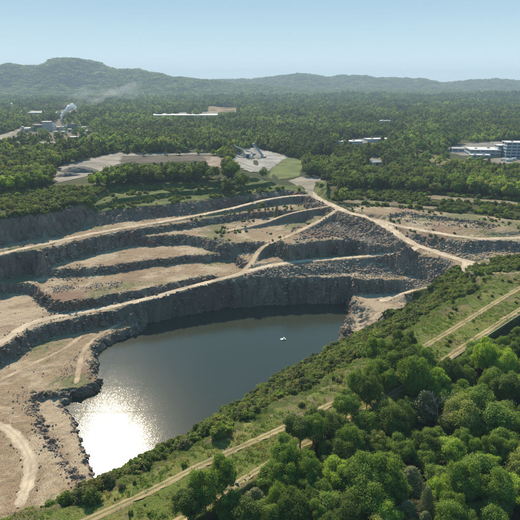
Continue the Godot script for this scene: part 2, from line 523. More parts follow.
func materials() -> void:
	M.quarry = ground_mat(tex(noise(11, 0.035, 5), 1024, 0.55, 1.0), tex(noise(12, 0.05, 5), 1024, 0, 1, 5.0), 26.0, 0.6)
	M.bank = ground_mat(tex(noise(13, 0.03, 5), 1024, 0.5, 1.0), tex(noise(14, 0.05, 4), 1024, 0, 1, 8.0), 18.0, 1.0)
	M.floor = ground_mat(tex(noise(15, 0.03, 5), 1024, 0.5, 1.0), null, 40.0)
	M.road = ground_mat(tex(noise(16, 0.04, 5), 512, 0.75, 1.0), null, 9.0)
	var w := StandardMaterial3D.new()
	w.albedo_color = lin(0.028, 0.034, 0.025)
	w.roughness = 0.075
	w.metallic_specular = 0.5
	w.normal_enabled = true
	w.normal_texture = tex(noise(21, 0.045, 2), 1024, 0, 1, 0.52)
	w.normal_scale = 1.0
	w.uv1_triplanar = true
	w.uv1_world_triplanar = true
	w.uv1_scale = Vector3.ONE / 23.0
	M.water = w

func roads() -> void:
	var dust := Color(0.50, 0.42, 0.325)
	var edge := Color(0.38, 0.30, 0.22)
	var rut := Color(0.45, 0.355, 0.25)
	var weed := Color(0.22, 0.22, 0.10)
	for r in haul:
		var cols: Array
		match r.look:
			"haul": cols = [edge, dust, Color(0.55, 0.47, 0.37), dust.lerp(edge, 0.35), Color(0.55, 0.47, 0.37), dust, edge]
			"dirt": cols = [edge, rut, rut.lerp(edge, 0.4), rut, edge]
			_: cols = [weed, Color(0.36, 0.27, 0.17), Color(0.44, 0.33, 0.21), Color(0.25, 0.22, 0.11), Color(0.17, 0.20, 0.07), Color(0.25, 0.22, 0.11), Color(0.44, 0.33, 0.21), Color(0.36, 0.27, 0.17), weed]
		road(r.name, r.label, r.r, r.half, cols, M.road)

func plan_roads() -> void:
	haul = [
		{"name": "haul_road", "label": "pale main haul road slanting down past the broken rock slope", "look": "haul", "half": 3.4, "shoulder": 4.0, "r": [51.5, 0, -582.7, 49.2, 0, -521.8, 70.1, -0.5, -450.4, 90.1, -3, -425.8, 108.5, -8, -377.7, 118.9, -9, -362.7, 126.9, -9, -347.9, 137.4, -9, -334.2, 150.4, -7, -325.1]},
		{"name": "haul_road", "label": "dusty branch road crossing the dry flats on the right", "look": "haul", "half": 3.0, "shoulder": 4.0, "r": [88.9, -2.8, -431.7, 105.9, -3, -409.7, 121.3, -3, -394.8, 147.2, -3, -375.5, 166.9, -3, -374.1, 210, -2, -377.1]},
		{"name": "haul_road", "label": "long bench road running along the top of the waterside cliff", "look": "haul", "half": 2.5, "shoulder": 3.0, "r": [-147.2, -28, -228.5, -134.4, -28, -261.7, -127.9, -28, -286.2, -109, -28, -300.4, -92.8, -27.5, -307.5, -67.4, -25.5, -318.6, -50.4, -24, -329.4, -18.4, -21, -346.6, 9.6, -18.5, -362.3, 34.6, -17, -367.7, 62.8, -16, -371.4, 90.2, -13, -370, 102.4, -10, -367.2, 109.2, -8, -372.7]},
		{"name": "haul_road", "label": "upper bench road along the foot of the high left wall", "look": "haul", "half": 2.5, "shoulder": 3.0, "r": [-199.7, -8, -309.4, -172.4, -8, -353.6, -155.1, -7, -369.2, -117.5, -6.5, -406.7, -65.7, -6, -446.9, -24.5, -4, -478.1, 1.8, -2, -500.9, 28.2, -1, -517.1, 46.9, 0, -516.8]},
		{"name": "dirt_track", "label": "rough track climbing between the middle benches to the junction", "look": "dirt", "half": 1.9, "shoulder": 2.5, "r": [-13.2, -20.6, -348.5, -6.8, -18, -362.9, 2.2, -12, -383.9, 20.6, -7, -395.6, 46.2, -3, -425.8, 65.5, -0.7, -459]},
		{"name": "dirt_track", "label": "grey track cut across the upper benches left of the junction", "look": "dirt", "half": 1.7, "shoulder": 2.5, "r": [-26.8, -11, -425.4, 1.6, -9, -443.7, 27, -4.5, -460.6, 60.1, -0.5, -470.1]},
		{"name": "haul_road", "label": "curving pale road on the low ground at the left edge", "look": "haul", "half": 2.3, "shoulder": 2.0, "r": [-129.7, -35.5, -209.9, -108.1, -35.5, -200.2, -99, -35.5, -193.3, -90.7, -35.5, -183.7, -85.4, -35.5, -174.8, -82.1, -35.5, -163.9, -80.7, -35, -152.2]},
		{"name": "dirt_track", "label": "thin dirt track across the low floor beneath the bench road", "look": "dirt", "half": 1.3, "shoulder": 1.5, "r": [-132.6, -35.5, -224.5, -124.5, -35.5, -237.1, -114.3, -35.5, -254.1, -105.5, -35.5, -268.6, -100, -35.4, -285.6]},
		{"name": "dirt_track", "label": "footworn dirt track along the lake shore on the left", "look": "dirt", "half": 1.2, "shoulder": 1.5, "r": [-87.1, -35.8, -233.9, -90.5, -35.5, -251, -93.7, -35.5, -268.6, -91, -35.4, -285.6, -82.6, -35.4, -302, -73.8, -35.4, -310.8]},
		{"name": "haul_road", "label": "short ramp dropping from the right junction towards the lakeside pad", "look": "haul", "half": 2.5, "shoulder": 7.0, "r": [133, -9, -339.4, 126, -10, -328.3, 117.1, -13, -320.9, 107.2, -18.5, -322.6, 96.7, -26, -332, 86.2, -30.5, -334.8, 75.6, -31.5, -327]},
		{"name": "dirt_track", "label": "two-rut track running along the grassy crest of the embankment", "look": "rut", "half": 1.3, "shoulder": 1.5, "r": [-46.6, 0, -104.7, -30.5, 0, -116.9, -16.4, 0, -128.6, -2.9, 0, -138.8, 12.5, 0, -150.4, 28.4, 0, -163.8, 47.7, 0, -182.9, 65.9, 0, -201.7, 86.7, 0, -222, 142.4, 0, -276.9, 220.4, 0, -347.4]},
		{"name": "dirt_track", "label": "second track beside the retaining edge above the foreground wood", "look": "rut", "half": 1.3, "shoulder": 1.5, "r": [-27.2, 0, -100.9, -14.8, 0, -112.7, 2.8, 0, -129.8, 21.2, 0, -145.2, 47.9, 0, -168.3, 71.4, 0, -191.5, 91.5, 0, -211.4, 128.8, 0, -247.4, 229.1, 0, -340.5]},
	]

# ---------------------------------------------------------------- plants
# A crown in a unit tree (1 high): leaf-sized folded blades on the shells of many lobes.
func crown_mesh(sd_: int, lobes: int, leaves: int, leaf: float, rx: float, y0: float, y1: float, form: String) -> ArrayMesh:
	var r := RandomNumberGenerator.new()
	r.seed = sd_
	var L := []
	var cy := (y0 + y1) * 0.5
	var ry := (y1 - y0) * 0.5
	for k in lobes:
		var p: Vector3
		var rad: float
		if form == "pine":
			var t := (k + r.randf()) / lobes
			var reach := rx * pow(1.0 - t, 0.7) * r.randf_range(0.35, 0.95)
			var a := k * 2.39996 + r.randf() * 0.6
			p = Vector3(cos(a) * reach, lerpf(y0, y1, t), sin(a) * reach)
			rad = lerpf(0.10, 0.05, t) * r.randf_range(0.8, 1.25)
		else:
			var u := r.randf_range(-0.75, 1.0)
			var a := k * 2.39996 + r.randf() * 0.8
			var q := sqrt(maxf(0.0, 1.0 - u * u))
			var sh := r.randf_range(0.48, 0.98)
			p = Vector3(cos(a) * q * rx * sh, cy + u * ry * sh * 0.95, sin(a) * q * rx * sh)
			rad = rx * lerpf(0.20, 0.47, r.randf() * (1.25 - 0.5 * sh)) * (1.0 if form != "open" else 0.72)
		L.append([p, rad])
	var v := PackedVector3Array(); var c := PackedColorArray(); var idx := PackedInt32Array()
	for l in L:
		var close := []
		for m in L:
			if m != l and (m[0] - l[0]).length() < m[1] + l[1]: close.append(m)
		var lt := r.randf_range(0.86, 1.12)
		for k in leaves:
			var n := Vector3(r.randfn(), r.randfn() + 0.25, r.randfn()).normalized()
			var out := r.randf_range(0.6, 1.12) if r.randf() < 0.8 else r.randf_range(1.0, 1.5)
			var p: Vector3 = l[0] + n * l[1] * out * Vector3(1.0, 0.82, 1.0)
			if p.y < y0 * 0.8: continue
			var buried := false
			for m in close:
				if (p - m[0]).length_squared() < m[1] * m[1] * 0.42:
					buried = true
					break
			if buried: continue
			var face := (n + Vector3(r.randfn(), r.randfn() + 0.3, r.randfn()) * 0.55).normalized()
			var t := face.cross(Vector3(r.randfn(), r.randfn() - 0.4, r.randfn())).normalized()
			var b := face.cross(t)
			var s := leaf * r.randf_range(0.45, 1.5)
			var i := v.size()
			v.append(p - t * s); v.append(p + b * s * 0.55 + face * s * 0.18); v.append(p + t * s); v.append(p - b * s * 0.55 + face * s * 0.18)
			var g := lt * r.randf_range(0.78, 1.22)
			var cc := Color(g * r.randf_range(0.9, 1.12), g, g * r.randf_range(0.85, 1.1))
			for q in 4: c.append(cc)
			idx.append_array([i, i + 1, i + 2, i, i + 2, i + 3])
	return arrays(v, idx, c)

func tube(v: PackedVector3Array, idx: PackedInt32Array, a: Vector3, b: Vector3, ra: float, rb: float, n := 6) -> void:
	var d := (b - a).normalized()
	var s := d.cross(Vector3(0.31, 0.2, 0.93)).normalized()
	var t := d.cross(s)
	var i := v.size()
	for k in n:
		var w := s * cos(TAU * k / n) + t * sin(TAU * k / n)
		v.append(a + w * ra); v.append(b + w * rb)
	for k in n:
		var p := i + 2 * k
		var q := i + 2 * ((k + 1) % n)
		idx.append_array([p, p + 1, q, q, p + 1, q + 1])

func trunk_mesh(sd_: int, top: float, limbs: int, reach: float) -> ArrayMesh:
	var r := RandomNumberGenerator.new()
	r.seed = sd_
	var v := PackedVector3Array(); var idx := PackedInt32Array()
	var p := Vector3(0, -0.03, 0)
	var path := [p]
	for k in 5:
		p = Vector3(p.x + r.randfn() * 0.008, -0.03 + (top + 0.03) * (k + 1) / 5.0, p.z + r.randfn() * 0.008)
		path.append(p)
	for k in 5: tube(v, idx, path[k], path[k + 1], lerpf(0.020, 0.006, k / 5.0), lerpf(0.020, 0.006, (k + 1) / 5.0), 7)
	for k in limbs:
		var f := r.randf_range(0.4, 0.9)
		var s: Vector3 = path[int(f * 5.0)].lerp(path[mini(int(f * 5.0) + 1, 5)], f * 5.0 - int(f * 5.0))
		var a := k * 2.4 + r.randf()
		var e := s + Vector3(cos(a) * reach, r.randf_range(0.08, 0.2), sin(a) * reach) * r.randf_range(0.6, 1.0)
		var m := s.lerp(e, 0.5) + Vector3(0, -0.02, 0)
		tube(v, idx, s, m, 0.008, 0.006, 5)
		tube(v, idx, m, e, 0.006, 0.002, 5)
	return arrays(v, idx)

func dead_mesh(sd_: int) -> ArrayMesh:
	var r := RandomNumberGenerator.new()
	r.seed = sd_
	var v := PackedVector3Array(); var idx := PackedInt32Array()
	var todo := [[Vector3(0, -0.03, 0), Vector3(0.02, 1, 0.03).normalized(), 0.36, 0.017, 0]]
	while todo:
		var b: Array = todo.pop_back()
		var e: Vector3 = b[0] + b[1] * b[2]
		tube(v, idx, b[0], e, b[3], b[3] * 0.7, 5 if b[4] < 3 else 3)
		if b[4] >= 6: continue
		for k in (3 if b[4] < 4 else 2):
			var d: Vector3 = (b[1] + Vector3(r.randfn(), r.randf_range(-0.1, 0.6), r.randfn()) * 0.55).normalized()
			todo.append([b[0].lerp(e, r.randf_range(0.65, 1.0)), d, b[2] * r.randf_range(0.55, 0.82), maxf(b[3] * 0.6, 0.0022), b[4] + 1])
	return arrays(v, idx)

func rock_mesh(sd_: int) -> ArrayMesh:
	var r := RandomNumberGenerator.new()
	r.seed = sd_
	var s := SphereMesh.new()
	s.radial_segments = 8
	s.rings = 4
	s.radius = 0.5
	s.height = 1.0
	var a := s.get_mesh_arrays()
	var pv: PackedVector3Array = a[Mesh.ARRAY_VERTEX]
	var pi: PackedInt32Array = a[Mesh.ARRAY_INDEX]
	var cuts := []
	for k in 9: cuts.append([Vector3(r.randfn(), r.randfn(), r.randfn()).normalized(), r.randf_range(0.26, 0.42)])
	var st := Vector3(r.randf_range(0.8, 1.3), r.randf_range(0.6, 0.95), r.randf_range(0.7, 1.1))
	for i in pv.size():
		var p := pv[i]
		for c in cuts:
			var o: float = p.dot(c[0]) - c[1]
			if o > 0.0: p -= c[0] * o
		pv[i] = p * st
	return arrays(pv, pi)

func tuft_mesh(sd_: int, blades: int) -> ArrayMesh:
	var r := RandomNumberGenerator.new()
	r.seed = sd_
	var v := PackedVector3Array(); var c := PackedColorArray(); var idx := PackedInt32Array()
	for k in blades:
		var a := r.randf() * TAU
		var p := Vector3(cos(a), 0, sin(a)) * 0.5 * sqrt(r.randf())
		var d := Vector3(r.randfn() * 0.5, 1.0, r.randfn() * 0.5).normalized() * r.randf_range(0.3, 0.8)
		var s := d.cross(Vector3(r.randfn(), 0.1, r.randfn())).normalized() * r.randf_range(0.06, 0.13)
		var i := v.size()
		v.append(p - s); v.append(p + d * 0.6 - s * 0.7); v.append(p + d); v.append(p + s)
		var g := r.randf_range(0.75, 1.25)
		for q in 4: c.append(Color(g, g, g))
		idx.append_array([i, i + 1, i + 2, i, i + 2, i + 3])
	return arrays(v, idx, c)

func leaf_mat(r: float, g: float, b: float, through := 0.85) -> StandardMaterial3D:
	var m := StandardMaterial3D.new()
	m.albedo_color = lin(r, g, b)
	m.vertex_color_use_as_albedo = true
	m.roughness = 0.6
	m.metallic_specular = 0.35
	m.backlight_enabled = true
	m.backlight = lin(through, through, through * 0.55)
	m.cull_mode = BaseMaterial3D.CULL_DISABLED
	return m

func many(called: String, parent: Node, mesh: Mesh, mat: Material, list: Array) -> MultiMeshInstance3D:   # list of [Transform3D, Color]
	var mm := MultiMesh.new()
	mm.transform_format = MultiMesh.TRANSFORM_3D
	mm.use_colors = true
	mm.mesh = mesh
	mm.instance_count = list.size()
	for i in list.size():
		mm.set_instance_transform(i, list[i][0])
		mm.set_instance_color(i, list[i][1])
	var o := MultiMeshInstance3D.new()
	o.name = called
	o.multimesh = mm
	o.material_override = mat
	parent.add_child(o, true)
	o.set_meta("kind", "stuff")
	return o

func placed(x: float, y: float, z: float, h: float, wide: float, lean := 0.04) -> Transform3D:
	var b := Basis(Vector3.UP, rng.randf() * TAU)
	b = Basis(Vector3(rng.randfn(), 0, rng.randfn()).normalized(), rng.randfn() * lean) * b
	return Transform3D(b * Basis.from_scale(Vector3(h * wide, h, h * wide)), Vector3(x, y, z))

var kinds := {}
var crowns := {}
var trunks := []

func plant_kinds() -> void:
	# look -> [words, leaf material, tint for copies, forms]
	kinds = {
		"D": ["dark green broadleaf tree", leaf_mat(0.125, 0.184, 0.042), Color(0.105, 0.160, 0.040), ["round", "wide"]],
		"M": ["mid green broadleaf tree", leaf_mat(0.188, 0.283, 0.053), Color(0.146, 0.221, 0.046), ["round", "wide", "tall"]],
		"L": ["bright lime green tree", leaf_mat(0.327, 0.456, 0.062), Color(0.221, 0.307, 0.056), ["round", "wide"]],
		"O": ["pale olive green tree", leaf_mat(0.314, 0.358, 0.097), Color(0.201, 0.236, 0.071), ["wide", "round"]],
		"G": ["grey green pine", leaf_mat(0.177, 0.200, 0.085, 0.3), Color(0.125, 0.154, 0.068), ["pine"]],
	}
	M.leaf = leaf_mat(1, 1, 1)
	M.bark = plain_mat(0.11, 0.085, 0.065, 0.95)
	M.dead = plain_mat(0.20, 0.17, 0.155, 0.95)
	M.bleached = plain_mat(0.42, 0.39, 0.35, 0.95)
	crowns = {
		"near": {
			"round": [crown_mesh(101, 46, 552, 0.0158, 0.36, 0.26, 1.0, "open"), crown_mesh(102, 40, 600, 0.0158, 0.36, 0.22, 1.0, "round"), crown_mesh(103, 52, 504, 0.0150, 0.35, 0.28, 1.0, "open")],
			"wide": [crown_mesh(104, 50, 576, 0.0167, 0.42, 0.30, 0.98, "round"), crown_mesh(105, 44, 552, 0.0167, 0.42, 0.26, 0.98, "open")],
			"tall": [crown_mesh(106, 44, 552, 0.0150, 0.29, 0.22, 1.0, "round")],
			"pine": [crown_mesh(107, 70, 216, 0.0110, 0.27, 0.30, 0.98, "pine"), crown_mesh(108, 60, 240, 0.0110, 0.25, 0.25, 0.98, "pine")],
		},
		"mid": {
			"round": [crown_mesh(111, 26, 60, 0.046, 0.36, 0.2, 1.0, "round"), crown_mesh(112, 22, 64, 0.046, 0.36, 0.2, 1.0, "round")],
			"wide": [crown_mesh(113, 26, 60, 0.048, 0.42, 0.24, 0.98, "round")],
			"tall": [crown_mesh(114, 24, 60, 0.044, 0.29, 0.18, 1.0, "round")],
			"pine": [crown_mesh(115, 34, 30, 0.032, 0.25, 0.25, 0.98, "pine")],
		},
	}
	for k in 4: trunks.append(trunk_mesh(200 + k, 0.82, 13, 0.27))

func a_tree(x: float, z: float, h: float, dia: float, look: String, level: String, label: String, group: String) -> void:
	var k: Array = kinds[look]
	var form: String = k[3][rng.randi() % k[3].size()]
	var set_: Array = crowns[level][form]
	var natural: float = {"round": 0.74, "wide": 0.86, "tall": 0.60, "pine": 0.5}[form]
	var o := base("pine_tree" if look == "G" else "broadleaf_tree", Vector3(x, hs(x, z), z), rng.randf() * TAU)
	var w := dia / natural
	o.scale = Vector3(w, h, w)
	put("trunk", trunks[rng.randi() % 4], M.bark, o)
	put("crown", set_[rng.randi() % set_.size()], k[1], o)
	tag(o, label, "tree", group)

# ---------------------------------------------------------------- woods, scrub, rubble
var clears := []
var woods := []          # [x, z, h, dia, look] already standing

func plan_clears() -> void:
	clears = [
		{"name": "gravel_yard", "label": "pale gravel yard beyond the left wood", "c": Color(0.260, 0.242, 0.217), "p": [-209, -553.6, -227.9, -637.9, -222.2, -662.9, -204.5, -719.1, -194.8, -773.7, -183.8, -761.9, -164.6, -654.4, -169.1, -622.2, -170, -592.9, -177.2, -553.6, -191, -524.5]},
		{"name": "bare_field", "label": "dark bare field behind the terrace trees", "c": Color(0.093, 0.084, 0.071), "p": [-180.2, -719.1, -130.5, -734.6, -63.1, -739.9, -60.6, -680.7, -118.2, -662.9, -164.6, -654.4]},
		{"name": "gravel_road", "label": "pale straight gravel road along the far side of the bare field", "c": Color(0.285, 0.267, 0.236), "p": [-191.8, -750.8, -135.1, -761.9, -51.7, -767.7, -50.3, -745.3, -130.8, -736.7, -185.3, -724.2]},
		{"name": "dirt_lot", "label": "pinkish dirt lot left of the conveyors", "c": Color(0.273, 0.223, 0.186), "p": [-71.6, -719.1, -48.6, -719.1, -38.3, -671.7, -42.3, -622.2, -59.2, -637.9]},
		{"name": "gravel_pad", "label": "grey white gravel pad under the conveyors", "c": Color(0.310, 0.304, 0.291), "p": [-38.3, -719.1, -28.2, -886, -9.9, -929.1, 9.3, -872.4, 42.9, -804.7, 25, -736.6, 7, -654.3, -10.7, -596.2, -27.3, -637.9]},
		{"name": "grass_field", "label": "bright green grass field beside the gravel pad", "c": Color(0.125, 0.155, 0.055), "p": [38.3, -799, 59.3, -756.3, 51.9, -674.7, 42.5, -622, 8.5, -594.1, 12.1, -674.7]},
		{"name": "gravel_lot", "label": "pale lot where the haul road leaves the pit", "c": Color(0.285, 0.260, 0.223), "p": [30, -595.3, 44.7, -622, 69.3, -622, 70.7, -595.3, 56.6, -559.1, 48.3, -512, 43.2, -542.5]},
		{"name": "works_ground", "label": "brown scrubby ground round the distant works", "c": Color(0.130, 0.112, 0.081), "p": [-469, -1048.8, -565.8, -1335.9, -626, -1632.6, -565.6, -1728.1, -423.5, -1469.7, -336.6, -1198.8, -318.2, -1076.5, -359.4, -1020.3, -419.4, -991.5]},
		{"name": "works_road", "label": "pale road leading to the distant works", "c": Color(0.285, 0.260, 0.229), "p": [-489.3, -991.5, -532.1, -1174.6, -539.1, -1250.2, -577.5, -1399.7, -554.8, -1367.1, -499.1, -1174.6, -460, -1020.3, -396.6, -800]},
		{"name": "works_road", "label": "pale road passing in front of the distant works", "c": Color(0.260, 0.242, 0.211), "p": [-421.3, -963.4, -373.7, -963.4, -284.3, -977.3, -271.1, -931.4, -354, -911.6, -399, -911.6]},
		{"name": "dry_strip", "label": "golden dry grass strip left of the office buildings", "c": Color(0.186, 0.161, 0.074), "p": [234.9, -929.1, 254.8, -899.9, 258.5, -799, 268, -736.6, 260.9, -674.7, 229.5, -674.7, 223.3, -736.6, 219.1, -834.2]},
		{"name": "car_park", "label": "pale lot before the office buildings", "c": Color(0.236, 0.217, 0.192), "p": [283, -787.9, 304.2, -777.1, 403.1, -810.4, 367.8, -736.6, 311.3, -727.1, 291, -756.3]},
		{"name": "office_yard", "label": "paved yard under the office buildings", "c": Color(0.22, 0.21, 0.19), "p": [305.5, -929.1, 361, -993.3, 435.1, -1028.7, 525.7, -1047.3, 410.3, -810.4, 290.8, -810.4, 283.3, -859.3]},
		{"name": "roof_lot", "label": "pale lot round the low white buildings", "c": Color(0.260, 0.254, 0.236), "p": [137.8, -1028.7, 189.5, -1076.6, 257.5, -1118.1, 243.4, -1055, 176.4, -979.7, 135.3, -983.1]},
		{"name": "shed_lot", "label": "small clearing round the shed among trees", "c": Color(0.205, 0.192, 0.155), "p": [149.9, -787.9, 176.1, -799, 158.2, -708.8, 135.1, -700]},
		{"name": "dirt_clearing", "label": "orange brown clearing far out in the forest", "c": Color(0.260, 0.180, 0.112), "p": [-237.3, -2539, -105.5, -2539, -79.9, -2093.8, -182.6, -2022.6]},
		{"name": "warehouse_lot", "label": "lot round the long white warehouse", "c": Color(0.248, 0.242, 0.223), "p": [-391.6, -2050.5, -151.6, -2079.2, -133.7, -1875.8, -352.2, -1858.1]},
		{"name": "warehouse_lot", "label": "lot round the long white sheds behind the works", "c": Color(0.248, 0.242, 0.223), "p": [-932.6, -2186, -674.6, -2210.3, -614, -2009, -852.5, -1995.5]},
		{"name": "shed_lot", "label": "lot round a far white shed", "c": Color(0.248, 0.242, 0.223), "p": [340.4, -1655.5, 397.7, -1679, 370.9, -1563.4, 320.1, -1555.2]},
		{"name": "cleared_strip", "label": "pale cleared strip among the shrubs right of the pit", "c": Color(0.205, 0.174, 0.118), "p": [154.7, -516.8, 191.8, -502.5, 236.3, -480.2, 228.7, -463.7, 185.3, -484.5, 149.4, -497.9]},
		{"name": "cleared_strip", "label": "narrow dry strip at the edge of the shrubs", "c": Color(0.205, 0.174, 0.124), "p": [71.8, -493.4, 106.8, -488.9, 152.4, -463.7, 148.8, -452, 103.3, -471.8, 74.4, -480.2]},
	]
	for c in clears:
		var b := [1e9, -1e9, 1e9, -1e9]
		for i in range(0, c.p.size(), 2):
			b = [minf(b[0], c.p[i]), maxf(b[1], c.p[i]), minf(b[2], c.p[i + 1]), maxf(b[3], c.p[i + 1])]
		c.b = b

func clearings() -> void:
	for c in clears:
		var step := clampf(-c.b[3] * 0.0024, 1.2, 8.0)
		var nx := int((c.b[1] - c.b[0]) / step) + 2
		var nz := int((c.b[3] - c.b[2]) / step) + 2
		var v := PackedVector3Array(); var cc := PackedColorArray(); var nn := PackedVector3Array(); var idx := PackedInt32Array()
		for j in nz + 1:
			for i in nx + 1:
				var x: float = c.b[0] + (i - 0.5) * step
				var z: float = c.b[2] + (j - 0.5) * step
				v.append(Vector3(x, hs(x, z) + 0.32, z))
				var g := 1.0 + 0.5 * nb.get_noise_2d(x * 0.7, z * 0.7) + 0.2 * nc.get_noise_2d(x, z)
				cc.append(Color(c.c.r * g, c.c.g * g, c.c.b * g))
				nn.append(Vector3.UP)
				if i > 0 and j > 0:
					var wx: float = 3.0 * nb.get_noise_2d(x, z)
					if sd(c.p, x - step * 0.5 + wx, z - step * 0.5 - wx) > 0.0:
						var q := j * (nx + 1) + i
						idx.append_array([q - nx - 2, q - nx - 1, q - 1, q - nx - 1, q, q - 1])
		var o := put(c.name, arrays(v, idx, cc, nn), M.road)
		structure(o)
		o.set_meta("label", c.label)

func in_clear(x: float, z: float) -> bool:
	for c in clears:
		if c.name in ["works_ground", "dry_strip"] and nb.get_noise_2d(x * 3.1, z * 3.1) > 0.12: continue
		if x > c.b[0] and x < c.b[1] and z > c.b[2] and z < c.b[3] and sd(c.p, x, z) > 0.0: return true
	return false

# a tree h high is kept off a clearing and off the ground just before it, which is open too
func open_ground(x: float, z: float, h: float) -> bool:
	if in_clear(x, z): return true
	var g := base_h(x, z)
	var k := (100.0 - g) / maxf(100.0 - g - h, 40.0)
	return in_clear(x * k, z * k) or in_clear(x * (1.0 + k) * 0.5, z * (1.0 + k) * 0.5)

func look_of(x: float, z: float, pines: float) -> String:
	var n := na.get_noise_2d(x * 1.3 + 77.0, z * 1.3) + rng.randfn() * 0.22
	if rng.randf() < pines * (0.6 + smooth(0.0, 0.3, nb.get_noise_2d(x * 0.2, z * 0.2))): return "G"
	if n < -0.12: return "D"
	if n < 0.22: return "M"
	return "O" if rng.randf() < 0.45 else "L"

# whole stands differ in kind and age, so in leaf colour
func stand(x: float, z: float) -> float:
	return 1.0 + 0.75 * na.get_noise_2d(x * 0.55 + 610.0, z * 0.55) + 0.35 * nb.get_noise_2d(x * 0.22, z * 0.22 + 80.0)

func tone(look: String) -> Color:
	var c: Color = kinds[look][2]
	var g := rng.randf_range(0.62, 1.2)
	return Color(c.r * g * rng.randf_range(0.9, 1.15), c.g * g, c.b * g)

var ones := ["", "first", "second", "third", "fourth", "fifth", "sixth", "seventh", "eighth", "ninth", "tenth", "eleventh", "twelfth", "thirteenth", "fourteenth", "fifteenth", "sixteenth", "seventeenth", "eighteenth", "nineteenth"]
func nth(i: int) -> String:
	if i == 0: return "leftmost"
	var k := i + 1
	var w: String = ones[k] if k < 20 else ["twent", "thirt", "fort", "fift", "sixt", "sevent"][k / 10 - 2] + ("ieth" if k % 10 == 0 else "y-" + ones[k % 10])
	return w + " from the left"

